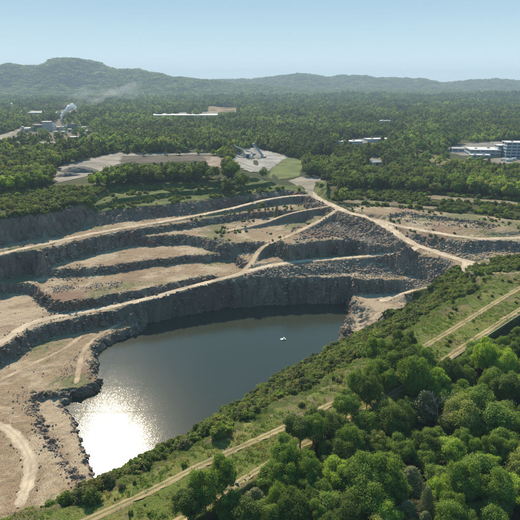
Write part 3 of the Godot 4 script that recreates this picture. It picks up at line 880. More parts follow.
func front_wood() -> void:
	var list: Array = [[55.5, -167.1, 18.6, 15.5, "L"], [44.4, -177.8, 15.3, 12.8, "D"], [53.7, -190.5, 11.8, 9.8, "D"], [70.7, -174.3, 12.6, 10.5, "D"], [65.9, -147.6, 20.3, 16.9, "O"], [85.3, -180, 18.1, 15, "L"], [83.9, -161.6, 15.7, 13.1, "D"], [52.3, -155.7, 10.7, 8.9, "G"], [40.2, -145.4, 15.1, 12.6, "D"], [58, -132.4, 12.7, 10.6, "M"], [67.8, -131, 13.9, 11.6, "M"], [40, -133.6, 10.1, 8.4, "M"], [26.3, -136.4, 12.3, 10.3, "D"], [27.7, -116.2, 16.8, 14, "M"], [39.1, -120.5, 10, 8.3, "G"], [47.2, -122.1, 8.8, 7.3, "M"], [54.7, -115.8, 17.3, 14.4, "M"], [38.6, -109.4, 11.5, 9.6, "G"], [63.3, -116.1, 10.9, 9, "L"], [30.1, -108.4, 9.2, 7.6, "L"], [20.6, -109.3, 9.8, 8.2, "D"], [17.2, -139.6, 12.6, 10.5, "D"], [8.6, -123.2, 15.7, 13.1, "M"], [13.7, -118.1, 12.2, 10.2, "M"], [20.4, -122.3, 10.7, 8.9, "L"], [-9.9, -111.5, 14, 11.6, "M"], [2.4, -110.4, 11.6, 9.7, "M"], [10.9, -108.4, 13.1, 10.9, "D"], [-3.8, -106.7, 11.3, 9.4, "D"], [-16.6, -107.4, 9.7, 8.1, "D"], [57.4, -147.1, 8.1, 6.7, "D"], [73.9, -149.1, 11.1, 9.2, "M"], [46.4, -106.6, 12.4, 10.3, "M"], [86.4, -147.3, 16, 13.3, "D"], [78.2, -128.8, 15, 12.5, "M"], [69.1, -111.2, 12.8, 10.7, "D"], [99.5, -178.1, 17.1, 14.2, "M"], [54.2, -108.2, 11.4, 9.5, "D"], [-17.6, -97.8, 12.1, 10.1, "M"], [-7.7, -97.8, 12.1, 10.1, "D"], [3.3, -97.2, 13.1, 10.9, "M"], [15.3, -97.2, 13.1, 10.9, "D"], [26.2, -97, 12.1, 10, "M"], [36.9, -96.5, 13, 10.9, "D"], [47.6, -95.9, 13, 10.8, "M"], [58.6, -96.5, 13, 10.9, "M"], [98.2, -152.4, 16.5, 13.7, "M"], [86.9, -128.8, 15, 12.5, "D"], [117, -190.9, 16.3, 13.6, "M"], [98, -190, 13.6, 11.3, "D"], [83.5, -193, 11, 9.2, "M"], [33.7, -157.5, 13.1, 10.9, "D"], [39.9, -165.8, 12.9, 10.7, "M"], [53.2, -176.2, 16.1, 13.4, "D"], [26.6, -149.8, 10.4, 8.7, "M"], [11.5, -136.6, 11, 9.2, "D"], [62.7, -173.4, 13.4, 11.2, "D"], [62.7, -157.7, 14.7, 12.2, "M"], [47.4, -132.5, 12.1, 10, "D"], [20.6, -129.9, 12.5, 10.4, "D"], [3.9, -121.5, 10.6, 8.9, "M"], [31.9, -145.2, 10.1, 8.4, "M"], [-1.2, -114.7, 7.8, 6.5, "G"], [66.8, -143, 12.1, 10.1, "M"], [80.9, -144.8, 12.9, 10.8, "M"], [79.6, -163.7, 14.3, 11.9, "M"], [53.5, -131.9, 10, 8.4, "L"], [34.3, -117.3, 9.1, 7.6, "M"], [15.8, -111.5, 9.9, 8.3, "M"]]
	var bare: Array = [55, -149.9, 77.8, -154.2]
	var open := [[-5.2, -118.3, -2.8, -128.6, 0.6, -130.3, 2.1, -123.9, 0.5, -118.3], [28.4, -140, 32.3, -152.1, 36.5, -154.2, 35.1, -143.9, 31.2, -139.1], [68, -187.9, 85.2, -204.4, 128.7, -245.9, 118.4, -223.5, 100, -210.7, 82.2, -195.9], [69.4, -132, 74.9, -135.5, 72.9, -128.6, 68.4, -127]]
	# broad crowns in the picture are several trees grown together
	for t in list:
		if t[3] < 9.5:
			woods.append(t)
			continue
		var a0 := rng.randf() * TAU
		for k in 3:
			var a := a0 + TAU * k / 3.0
			var r: float = t[3] * rng.randf_range(0.22, 0.32)
			woods.append([t[0] + cos(a) * r, t[1] + sin(a) * r, t[2] * rng.randf_range(0.68, 1.0), t[3] * rng.randf_range(0.5, 0.72), t[4] if rng.randf() < 0.75 else "M"])
	# fill the gaps between the crowns
	for k in 2600:
		var x := rng.randf_range(-75.0, 175.0)
		var z := rng.randf_range(-255.0, -92.0)
		if kind_at(x, z) != WOOD or kind_at(x - 2.0, z - 2.5) != WOOD or absf(x) > -z * 0.66 + 14.0: continue
		var bad := false
		for p in open:
			if sd(p, x, z) > -2.0: bad = true
		var dia := rng.randf_range(4.0, 8.5)
		for w in woods:
			if Vector2(x - w[0], z - w[1]).length() < 0.31 * (dia + w[3]): bad = true
		for i in 2:
			if Vector2(x - bare[2 * i], z - bare[2 * i + 1] - 3.0).length() < 8.5: bad = true
		if bad or woods.size() > 275: continue
		woods.append([x, z, dia * rng.randf_range(1.15, 1.5), dia, ["D", "M", "M", "M", "L", "O", "M", "G"][rng.randi() % 8]])
	# rows from the bottom edge of the picture backwards, each counted from the left
	woods.sort_custom(func(a, b): return a[1] > b[1])
	var rows := []
	for r in 14: rows.append([])
	for w in woods: rows[clampi(int((-w[1] - 92.0) / 11.0), 0, 13)].append(w)
	for r in 14:
		rows[r].sort_custom(func(a, b): return a[0] / -a[1] < b[0] / -b[1])
		for i in rows[r].size():
			var w: Array = rows[r][i]
			var place := nth(i)
			var word: String = kinds[w[4]][0]
			a_tree(w[0], w[1], w[2], w[3], w[4], "near", "%s, %s in the %s row of the foreground wood" % [word, place, "nearest" if r == 0 else ones[r + 1]], "trees of the foreground wood")
	for i in 2:
		var x: float = bare[2 * i]
		var z: float = bare[2 * i + 1]
		var o := base("dead_tree", Vector3(x, hs(x, z), z), 1.3 * i + 0.4)
		o.scale = Vector3(17, 15, 17) if i == 0 else Vector3(9, 9, 9)
		put("trunk", dead_mesh(301 + i), M.dead if i == 0 else M.bleached, o)
		tag(o, ["leafless grey brown tree standing among the green foreground crowns", "bleached bare tree at the right edge of the foreground wood"][i], "tree")
	# pale stones and red soil in the gaps
	for g in [[Vector3(-0.3, -4, -121.2), "pale grey stones in the gap among the foreground trees", 10], [Vector3(32.4, -4, -145.8), "pale stones in the gap left of the leafless tree", 7]]:
		for k in g[2]:
			var p: Vector3 = g[0] + Vector3(rng.randfn() * 2.4, 0, rng.randfn() * 2.4)
			var s := rng.randf_range(0.6, 1.7)
			var o := put("boulder", rocks[rng.randi() % rocks.size()], M.rock_pale)
			o.transform = Transform3D(Basis(Vector3.UP, rng.randf() * TAU) * Basis.from_scale(Vector3.ONE * s), Vector3(p.x, hs(p.x, p.z) + 0.2 * s, p.z))
			tag(o, g[1], "boulder", g[1])

func forest() -> void:
	# individual trees round the pit, the rest of the woods as one mass
	var bush := [[-155.2, -384, -133.5, -410.2, -134.3, -488.2, -181.8, -503.2, -221.4, -469.6, -266.6, -444, -209.3, -342.4], [62.8, -493.4, 95.6, -467.7, 133.4, -455.8, 168.3, -437.2, 201.6, -413.4, 264.3, -397.8, 307.4, -467.7, 233.4, -493.4, 162.3, -526.8, 116.7, -537.2, 82.7, -537.2]]
	var cand := []
	var rest := {}
	for k in kinds: rest[k] = []
	# hand-set clumps on the terrace lip
	for t in [[-17.9, -525.9, 17, 14.1, "D"], [-28.7, -515.8, 13.3, 11.1, "D"], [-9, -501, 9.7, 8.1, "G"], [-44.5, -539.7, 15.1, 12.6, "M"], [-60.5, -545.6, 15.2, 12.7, "M"], [-71.3, -538, 13.9, 11.6, "L"], [-84.8, -538, 13.9, 11.6, "M"], [-96.2, -536.4, 12.7, 10.6, "M"], [-105.8, -526.7, 13.6, 11.3, "M"], [-120.6, -525.1, 12.4, 10.4, "D"], [-131.5, -515.8, 13.3, 11.1, "M"], [-143.1, -510.5, 13.2, 11, "D"], [-155.2, -514.3, 12.2, 10.2, "M"], [-197, -498.1, 15, 12.5, "M"], [-206.2, -481.5, 16.6, 13.9, "M"], [-215.9, -475.6, 15.4, 12.9, "L"], [-221.7, -538, 13.9, 11.6, "M"], [1.7, -480.1, 8.3, 6.9, "M"], [13.4, -463.4, 9.1, 7.5, "G"], [-212, -558.6, 12, 10, "D"]]: cand.append(t)
	var z := -300.0
	while z > -700.0:
		var x := z * 0.56 - 30.0
		while x < -z * 0.56 + 30.0:
			var px := x + rng.randf_range(-3.0, 3.0)
			var pz := z + rng.randf_range(-3.0, 3.0)
			x += 7.0
			if pz > -390.0 and px > -60.0: continue
			if kind_at(px + 7.0, pz + 7.0) != PLAIN or kind_at(px - 7.0, pz + 9.0) != PLAIN: continue
			if kind_at(px, pz) != PLAIN or on_road(px, pz) or on_road(px + 3.0, pz) or on_road(px - 3.0, pz): continue
			var inb := false
			for p in bush:
				if sd(p, px, pz) > 0.0: inb = true
			if inb: continue
			var h := rng.randf_range(9.0, 16.0)
			if open_ground(px, pz, h * 0.9): continue
			cand.append([px, pz, h, h * rng.randf_range(0.6, 0.8), look_of(px, pz, 0.3)])
		z -= 6.5
	cand.sort_custom(func(a, b): return a[2] / -a[1] > b[2] / -b[1])
	var left := 320 - woods.size()
	for t in cand:
		var x: float = t[0]
		if left > 0 and absf(x) < -t[1] * 0.50:
			left -= 1
			var where := "on the right rim beyond the haul road" if x > 90.0 else ("by the junction beyond the far benches" if x > 20.0 else ("on the lip of the grassed terraces" if x > -130.0 else "in the wood above the high left wall"))
			a_tree(t[0], t[1], t[2], t[3], t[4], "mid", kinds[t[4]][0] + " " + where, kinds[t[4]][0] + "s " + where)
		else:
			rest[t[4]].append(t)
	var wood := base("woodland", Vector3.ZERO)
	tag(wood, "green mixed forest stretching from the pit to the hills", "forest", "", "stuff")
	var lists := {}
	for k in rest:
		for t in rest[k]:
			var f: String = kinds[k][3][rng.randi() % kinds[k][3].size()]
			var key := "mid/" + f
			if not lists.has(key): lists[key] = []
			lists[key].append([placed(t[0], hs(t[0], t[1]), t[1], t[2], t[3] / t[2] / 0.74), tone(k)])
	# farther and farther trees, simpler crowns
	var far_round := crown_mesh(121, 12, 26, 0.085, 0.38, 0.05, 1.0, "round")
	var far_tall := crown_mesh(122, 12, 26, 0.08, 0.32, 0.05, 1.0, "round")
	var far_pine := crown_mesh(123, 16, 14, 0.06, 0.27, 0.08, 0.98, "pine")
	lists.far_round = []; lists.far_tall = []; lists.far_pine = []
	for band in [[700.0, 1500.0, 7.0, 1.0], [1500.0, 2600.0, 10.0, 1.25], [2600.0, 3700.0, 14.0, 1.5]]:
		var d: float = band[0]
		while d < band[1]:
			var x := -d * 0.56
			while x < d * 0.56:
				var px: float = x + rng.randf_range(-0.45, 0.45) * band[2]
				var pz: float = -d + rng.randf_range(-0.45, 0.45) * band[2]
				x += band[2]
				var h: float = rng.randf_range(9.0, 16.5) * band[3] * (0.62 + 0.65 * smooth(-0.35, 0.35, nb.get_noise_2d(px * 0.25, pz * 0.25)))
				if na.get_noise_2d(px * 0.9 - 300.0, pz * 0.9) > 0.42: continue
				if open_ground(px, pz, h * 0.9): continue
				var look := look_of(px, pz, 0.22)
				var key := "far_pine" if look == "G" else ("far_tall" if rng.randf() < 0.3 else "far_round")
				lists[key].append([placed(px, base_h(px, pz) - 0.5, pz, h, rng.randf_range(0.9, 1.2)), tone(look) * stand(px, pz)])
			d += band[2]
	# beyond that, clumps of crowns on the slopes of the hills
	var clump := crown_mesh(131, 16, 18, 0.16, 0.9, 0.0, 0.55, "round")
	lists.clump = []
	var d := 3700.0
	while d < 8200.0:
		var st := 22.0 + (d - 3700.0) * 0.006
		var x := -d * 0.54
		while x < d * 0.54:
			var px := x + rng.randf_range(-0.5, 0.5) * st
			var pz := -d + rng.randf_range(-0.5, 0.5) * st
			x += st
			var c := tone(look_of(px * 0.6, pz * 0.6, 0.1))
			lists.clump.append([placed(px, base_h(px, pz) - 1.5, pz, rng.randf_range(17.0, 26.0) * st / 26.0, rng.randf_range(0.9, 1.3)), c])
		d += st
	var total := 0
	for key in lists:
		total += lists[key].size()
		var mesh: Mesh
		if key.begins_with("mid/"): mesh = crowns.mid[key.substr(4)][0]
		else: mesh = {"far_round": far_round, "far_tall": far_tall, "far_pine": far_pine, "clump": clump}[key]
		if lists[key].size(): many("crowns", wood, mesh, M.leaf, lists[key])
	# bushes on the rims
	for i in 2:
		var b := bounds(bush[i], 0.0)
		var n := 3200 if i == 0 else 2200
		for k in n:
			var x: float = GX + rng.randf_range(b[0], b[1]) * CELL
			var zz: float = GZ + rng.randf_range(b[2], b[3]) * CELL
			if sd(bush[i], x, zz) < 0.0 or in_clear(x, zz) or on_road(x, zz) or kind_at(x, zz) != PLAIN: continue
			if nb.get_noise_2d(x, zz) < -0.25: continue
			scrub.append([x, zz, rng.randf_range(2.0, 5.0), "bush above the high left wall" if i == 0 else "bush on the dry right rim of the pit"])

var scrub := []
func bank_word(x: float, z: float) -> String:
	var u := x / -z
	if u < -0.36: return "at the bottom left corner"
	if u < -0.22: return "by the glittering water"
	if u < -0.08: return "left of the raft"
	if u < 0.08: return "below the raft"
	if u < 0.22: return "right of the raft"
	if u < 0.36: return "above the lakeside pad"
	return "below the right junction"
func scrub_bank() -> void:
	var bx := bounds(crest, 75.0)
	# bushes on the bank between the grass strip and the water
	for k in 60000:
		var x := rng.randf_range(-120.0, 190.0)
		var z := rng.randf_range(-345.0, -95.0)
		if absf(x) > -z * 0.60 + 8.0: continue
		var kd := kind_at(x, z)
		if kd != BANK: 
			continue
		var y := hs(x, z)
		var e := -sd(crest, x, z)
		var n := nb.get_noise_2d(x * 0.6, z * 0.6) + 0.5 * nc.get_noise_2d(x * 0.5, z * 0.5)
		var dense := smooth(5.0, 13.0, e + 9.0 * n) * (1.0 - smooth(-36.5, -33.0, y) * 0.0)
		if y < -37.5 + 4.0 * n and x > -25.0: continue
		if y < -39.3: continue
		if rng.randf() > dense * 0.5 * smooth(-0.45, 0.1, nb.get_noise_2d(x * 0.9 + 500.0, z * 0.9)): continue
		scrub.append([x, z, rng.randf_range(1.2, 3.4) * (1.0 + 0.5 * smooth(0.0, 0.4, n)) * (1.5 if x < -12.0 and x > -48.0 else (0.85 if x < -48.0 else 1.0)), "bush " + ("high on" if y > -12.0 else ("halfway down" if y > -25.0 else "low on")) + " the bank " + bank_word(x, z)])
	# scattered on the crest
	for k in 5000:
		var x := rng.randf_range(-80.0, 190.0)
		var z := rng.randf_range(-300.0, -95.0)
		if absf(x) > -z * 0.60 + 8.0 or kind_at(x, z) != GRASS or on_road(x, z): continue
		var n := nb.get_noise_2d(x * 0.7 + 40.0, z * 0.7)
		if rng.randf() > smooth(-0.1, 0.3, n) * 0.7: continue
		scrub.append([x, z, rng.randf_range(0.5, 1.8), "low bush on the grassy crest beside the tracks"])
	# thick bushes where the crest meets the right junction
	for k in 260:
		var t := rng.randf()
		var p: Vector3 = (Vector3(87.8, -8, -277.1)).lerp(Vector3(156.5, -3, -316.8), t) + Vector3(rng.randfn() * 3.5, 0, rng.randfn() * 4.0)
		if on_road(p.x, p.z) or not kind_at(p.x, p.z) in [BANK, GRASS]: continue
		scrub.append([p.x, p.z, rng.randf_range(1.4, 3.8), "bush at the right end of the crest by the junction"])
	# sparse bushes on the dry flats and old benches
	for k in 4200:
		var x := rng.randf_range(-60.0, 230.0)
		var z := rng.randf_range(-520.0, -340.0)
		if kind_at(x, z) != SAND or on_road(x, z) or hs(x, z) < -13.0: continue
		var n := nb.get_noise_2d(x * 0.5 + 140.0, z * 0.5)
		if rng.randf() > smooth(0.0, 0.4, n) * 0.7: continue
		scrub.append([x, z, rng.randf_range(0.6, 2.2), "bush on the dry flats beside the haul roads" if x > 80.0 else "bush on an old upper bench"])
	# terraces
	for k in 7000:
		var x := rng.randf_range(-190.0, 40.0)
		var z := rng.randf_range(-540.0, -380.0)
		if kind_at(x, z) != TERRACE: continue
		var n := nb.get_noise_2d(x * 0.7 + 40.0, z * 0.7)
		if rng.randf() > smooth(-0.1, 0.3, n) * 0.6: continue
		scrub.append([x, z, rng.randf_range(1.0, 3.0), "bush on the grassed terraces"])

func shrubs() -> void:
	var near := [crown_mesh(141, 16, 170, 0.058, 0.55, -0.05, 0.8, "round"), crown_mesh(142, 14, 180, 0.058, 0.6, -0.05, 0.75, "open"), crown_mesh(143, 18, 160, 0.055, 0.5, -0.05, 0.95, "round")]
	var green := {"dark green": leaf_mat(0.101, 0.145, 0.035), "mid green": leaf_mat(0.162, 0.226, 0.049), "olive": leaf_mat(0.232, 0.226, 0.073), "grey green": leaf_mat(0.182, 0.190, 0.091), "light green": leaf_mat(0.252, 0.326, 0.059)}
	var gk: Array = green.keys()
	var tones := {"dark green": Color(0.101, 0.145, 0.035), "mid green": Color(0.162, 0.226, 0.049), "olive": Color(0.232, 0.226, 0.073), "grey green": Color(0.182, 0.190, 0.091), "light green": Color(0.252, 0.326, 0.059)}
	for q in scrub: q[2] = minf(q[2], 4.2)
	scrub.sort_custom(func(a, b): return a[2] / -a[1] > b[2] / -b[1])
	var lists := [[], [], []]
	var n := 0
	for s in scrub:
		var y := hs(s[0], s[1])
		var g: String = gk[[0, 0, 1, 1, 1, 2, 3, 4][rng.randi() % 8]]
		var k := rng.randi() % 3
		var t := placed(s[0], y - 0.05 * s[2], s[1], s[2], rng.randf_range(0.9, 1.25), 0.08)
		if n < 290 and absf(s[0]) < -s[1] * 0.52:
			n += 1
			var o := put("shrub", near[k], green[g])
			o.transform = t
			var sz := "tall " if s[2] > 3.0 else ("low " if s[2] < 2.0 else "")
			var words: String = (sz if not s[3].begins_with("low") else "") + g + " " + s[3]
			tag(o, words, "shrub", words)
		else:
			var c: Color = tones[g]
			var v := rng.randf_range(0.8, 1.25)
			lists[k].append([t, Color(c.r * v, c.g * v, c.b * v)])
	var node := base("scrub", Vector3.ZERO)
	tag(node, "smaller bushes scattered over the banks, terraces and rims", "scrub", "", "stuff")
	for k in 3: many("bushes", node, near[k], M.leaf, lists[k])

func grass() -> void:
	var lists := [[], []]
	for k in 80000:
		var x := rng.randf_range(-110.0, 200.0)
		var z := rng.randf_range(-345.0, -95.0)
		if absf(x) > -z * 0.58 + 6.0: continue
		var kd := kind_at(x, z)
		if kd != GRASS and kd != BANK and not (kd == WOOD and rng.randf() < 0.4): continue
		if on_road(x, z) and rng.randf() > 0.25: continue
		var n := nb.get_noise_2d(x + 9.0, z) + 0.5 * nc.get_noise_2d(x, z)
		if rng.randf() > smooth(-0.5, 0.2, n): continue
		var y := hs(x, z)
		if y < -37.0: continue
		var dry := smooth(0.05, 0.4, nc.get_noise_2d(x * 0.4 + 70.0, z * 0.4))
		var c := Color(0.17, 0.245, 0.055).lerp(Color(0.31, 0.28, 0.125), dry)
		var v := rng.randf_range(0.75, 1.25)
		var s := rng.randf_range(0.4, 1.0)
		lists[k % 2].append([placed(x, y - 0.03, z, s, rng.randf_range(1.0, 1.7), 0.1), Color(c.r * v, c.g * v, c.b * v)])
	var node := base("grass", Vector3.ZERO)
	tag(node, "tufts of grass and weeds on the crest and bank", "grass", "", "stuff")
	for k in 2: many("tufts", node, tuft_mesh(151 + k, 14), M.leaf, lists[k])

var rocks := []
func rock_kinds() -> void:
	for k in 6: rocks.append(rock_mesh(400 + k))
	M.rock = ground_mat(tex(noise(31, 0.05, 4), 256, 0.6, 1.0), null, 3.0)
	M.rock_grey = ground_mat(tex(noise(31, 0.05, 4), 256, 0.6, 1.0), null, 3.0)
	M.rock_grey.albedo_color = lin(0.42, 0.355, 0.305)
	M.rock_dark = M.rock_grey.duplicate()
	M.rock_dark.albedo_color = lin(0.37, 0.285, 0.23)
	M.rock_pink = M.rock_grey.duplicate()
	M.rock_pink.albedo_color = lin(0.50, 0.375, 0.30)
	M.rock_pale = M.rock_grey.duplicate()
	M.rock_pale.albedo_color = lin(0.66, 0.565, 0.47)

func rubble() -> void:
	var spots := []
	# piles, shores and slopes: [outline, how many, least, most, words]
	for p in [
		[[-147.2, -348.9, -136.1, -359.2, -107.3, -363.4, -99.9, -350.9, -116.9, -341.1, -139.6, -341.1], 420, 0.5, 1.7, "heap along the foot of the middle bench"],
		[[-134.9, -329.9, -126.7, -335.4, -118.3, -337.3, -114.7, -329.9, -119.4, -321.1, -126.8, -317.6], 300, 0.5, 1.5, "short rock pile above the bench road"],
		[[-114.7, -329.9, -102.9, -337.3, -89.6, -341.1, -86.2, -331.7, -96.4, -322.8, -109.5, -321.1], 420, 0.5, 1.6, "long rock pile above the bench road"],
		[[48.2, -453.4, 68.5, -438.7, 87.4, -411.5, 100.6, -380.3, 106.7, -374.8, 73.5, -370, 71, -390, 53.5, -413.1], 3600, 0.4, 1.8, "rock slope below the main road"],
		[[-15.6, -341.8, 9.5, -358.1, 34.8, -369.1, 63.7, -375.9, 94.5, -380.7, 110.9, -357.1, 114.2, -335.2, 106.1, -337.9, 59.4, -347.7, 26.2, -345.7, -6.5, -339.8], 3800, 0.4, 1.6, "rubble slope above the waterside cliff"],
		[[118.2, -348.7, 124.8, -337.3, 116.3, -329.4, 103.4, -328.5, 92.4, -339.9, 86.6, -342.5, 106.6, -339.8], 1300, 0.5, 2.0, "rubble beside the lakeside ramp"],
		[[54.8, -338.2, 61.8, -345.3, 64.9, -336.4, 61.1, -324.6, 56.8, -313, 53.2, -294.3, 46.5, -287.5, 51.5, -318.3], 900, 0.4, 1.5, "rocks on the shore beside the pad"],
		[[-91.3, -267.3, -88.6, -276.8, -80.4, -288.2, -70.5, -300.5, -71.7, -312.2, -58.7, -318.4, -44, -324.7, -45.2, -334.7, -63.4, -328, -79, -312.2, -91.7, -292.2, -94.4, -274.4], 900, 0.4, 1.5, "rocks along the far left lake shore"],
		[[-95.2, -273, -87.1, -263.7, -81.7, -244.7, -75.6, -231.5, -82.8, -222.7, -87, -213.8, -90.5, -216.1, -85, -227, -80.4, -233.3, -86.3, -246.7], 700, 0.35, 1.2, "rocks along the near left lake shore"],
		[[-111.1, -229.7, -101.5, -219.4, -90.7, -202.4, -80.5, -187.5, -71.8, -177.8, -63.8, -168.8, -58.8, -161.6, -62.7, -160.6, -70.7, -169.9, -80.2, -180.2, -91.9, -196.8, -101.9, -211.4, -112.8, -222.7], 3200, 0.3, 1.3, "rock line between low road and shore shelf"],
		[[-138.5, -268.6, -129.3, -285.9, -112.1, -302.2, -91.6, -314.1, -89.3, -305.1, -107.4, -291.1, -122.2, -273.3, -131.6, -253.1], 900, 0.4, 1.6, "fallen rock beneath the bench road"],
		[[-100.5, -251, -97.3, -266.3, -93.1, -259.5, -90.6, -239, -94.8, -237.1], 400, 0.25, 0.9, "gravelly patch beside the shore track"],
		[[102.6, -437.2, 118.1, -448.2, 143.2, -433.6, 171.2, -413.4, 176.2, -397.8, 155.6, -400.6, 128.6, -409.7, 109.7, -425.8], 900, 0.5, 2.2, "rocky strip on the dry flats"],
		[[118.5, -384.5, 138.3, -370.7, 158.4, -370.3, 172, -360.2, 173.3, -356.2, 149.7, -347.1, 137.4, -338.4, 128.4, -351.6, 116.1, -365.8], 1600, 0.5, 2.2, "rock cut between the two right roads"],
		[[-53.4, -409.8, -34.3, -409.8, -11.1, -396.8, 1.5, -395.2, 18.1, -388.2, 22, -391.4, 1.4, -376.7, -17.4, -386.4, -33.4, -396.5, -53.2, -407.2], 1400, 0.4, 1.6, "broken rock round the climbing track"],
		[[-64.1, -434.8, -25.5, -463.4, 21.8, -477.1, 43.5, -477.1, 24.7, -447.1, -7.9, -427.1, -46.9, -422.4], 900, 0.3, 1.2, "stony ground on the upper benches"],
	]:
		var b := bounds(p[0], 0.0)
		for k in p[1] * 4:
			var x: float = GX + rng.randf_range(b[0], b[1]) * CELL
			var z: float = GZ + rng.randf_range(b[2], b[3]) * CELL
			if sd(p[0], x, z) < 1.5 * nb.get_noise_2d(x * 2.0, z * 2.0) or on_road(x, z): continue
			if rng.randf() > 0.35 + 0.9 * nb.get_noise_2d(x * 1.6, z * 1.6): continue
			spots.append([x, z, lerpf(p[2], p[3], pow(rng.randf(), 3.0)), ["at left", "midway", "at right"][clampi(int((((x - GX) / CELL) - b[0]) / maxf(b[1] - b[0], 1.0) * 3.0), 0, 2)] + " in the " + p[4]])
	# scree at the foot and lip of every face
	for k in 110000:
		var x := rng.randf_range(-200.0, 220.0)
		var z := rng.randf_range(-500.0, -150.0)
		if absf(x) > -z * 0.53: continue
		var kd := kind_at(x, z)
		if kd == ROCKY or kd == RUBBLE or (kd in [SAND, PALE] and (kind_at(x, z - 4.0) == ROCKY or kind_at(x + 3.0, z) == ROCKY or kind_at(x - 3.0, z) == ROCKY or kind_at(x, z + 3.0) == ROCKY)):
			if on_road(x, z) or hs(x, z) < WATER - 0.3: continue
			if hs(x, z) > -6.0 and x < 40.0 and rng.randf() < 0.75: continue
			var face := kd == ROCKY or kd == RUBBLE
			if rng.randf() > (0.8 if face else 0.4): continue
			spots.append([x, z, lerpf(0.6, 2.6, pow(rng.randf(), 2.5)) if face else lerpf(0.25, 1.4, pow(rng.randf(), 3.0)), "broken rock of a quarry face" if face else "in the scree below a quarry face"])
	# spall strewn in drifts over the benches, and the stone edging of the roads
	for k in 90000:
		var x := rng.randf_range(-200.0, 220.0)
		var z := rng.randf_range(-500.0, -150.0)
		if absf(x) > -z * 0.53 or not kind_at(x, z) in [SAND, PALE] or on_road(x, z): continue
		var drift := 1.0 - smooth(0.02, 0.09, absf(nb.get_noise_2d(x * 0.55 + 33.0, z * 0.55)))
		if rng.randf() > 0.02 + 0.33 * drift: continue
		spots.append([x, z, lerpf(0.2, 1.1, pow(rng.randf(), 4.0)), "strewn over a bench"])
	for r in haul:
		if r.look == "rut": continue
		var pts := spline(r.r, 1.3)
		for i in range(1, pts.size()):
			var side := Vector3(pts[i].z - pts[i - 1].z, 0, pts[i - 1].x - pts[i].x).normalized()
			for q in [-1.0, 1.0]:
				if rng.randf() > 0.4: continue
				var p: Vector3 = pts[i] + side * q * (r.half * rng.randf_range(1.05, 1.5) + 0.3)
				spots.append([p.x, p.z, lerpf(0.25, 1.2, pow(rng.randf(), 2.5)), "strewn beside a haul road"])
	# blocks standing out of the steep faces
	for j in range(1, NZ - 1):
		for i in range(1, NX - 1):
			var c := j * NX + i
			if K[c] != ROCKY: continue
			var x := GX + i * CELL
			var z := GZ + j * CELL
			if absf(x) > -z * 0.53 or H[c] < WATER - 0.5 or (H[c] > -6.0 and x < 40.0): continue
			var steep := Vector2(H[c + 1] - H[c - 1], H[c + NX] - H[c - NX]).length() / (2.0 * CELL)
			if steep < 0.9: continue
			for q in int(minf(steep, 4.0) * 0.55 + rng.randf()):
				spots.append([x + rng.randf_range(-0.6, 0.6), z + rng.randf_range(-0.6, 0.6), lerpf(0.5, 2.4, pow(rng.randf(), 2.0)), "broken rock of a quarry face"])
	spots.sort_custom(func(a, b): return a[2] / -a[1] > b[2] / -b[1])
	var lists := [[], [], [], [], [], []]
	var n := 0
	var looks := {"dark": M.rock_dark, "grey": M.rock_grey, "pinkish": M.rock_pink, "pale": M.rock_pale}
	var tints := {"dark": Color(0.37, 0.285, 0.23), "grey": Color(0.42, 0.355, 0.305), "pinkish": Color(0.50, 0.375, 0.30), "pale": Color(0.66, 0.565, 0.47)}
	for s in spots:
		var look: String = ["grey", "grey", "pinkish", "pinkish", "pale"][rng.randi() % 5]
		if s[3] == "broken rock of a quarry face" and kind_at(s[0], s[1]) == ROCKY: look = "dark" if rng.randf() < 0.85 else look
		var k := rng.randi() % 6
		var b := Basis.from_euler(Vector3(rng.randfn() * 0.4, rng.randf() * TAU, rng.randfn() * 0.4)) * Basis.from_scale(Vector3(1, rng.randf_range(0.55, 0.9), rng.randf_range(0.7, 1.2)) * s[2])
		var t := Transform3D(b, Vector3(s[0], hs(s[0], s[1]) + 0.18 * s[2], s[1]))
		if n < 280 and s[3] != "broken rock of a quarry face" and absf(s[0]) < -s[1] * 0.46:
			n += 1
			var o := put("boulder", rocks[k], looks[look])
			o.transform = t
			tag(o, "big %s boulder %s" % [look, s[3]], "boulder", "big %s boulders %s" % [look, s[3]])
		else:
			var c: Color = tints[look]
			var v := rng.randf_range(0.75, 1.2)
			lists[k].append([t, Color(c.r * v, c.g * v, c.b * v)])
	var node := base("rubble", Vector3.ZERO)
	tag(node, "loose rubble and scree lying on the benches and slopes", "rubble", "", "stuff")
	for k in 6: many("stones", node, rocks[k], M.rock, lists[k])

# ---------------------------------------------------------------- buildings, machines, steam
func box(size: Vector3) -> BoxMesh:
	var b := BoxMesh.new()
	b.size = size
	return b

func slab(called: String, at: Vector3, size: Vector3, mat: Material, parent: Node, turn := Vector3.ZERO) -> MeshInstance3D:
	var o := put(called, box(size), mat, parent)
	o.position = at
	o.rotation = turn
	return o

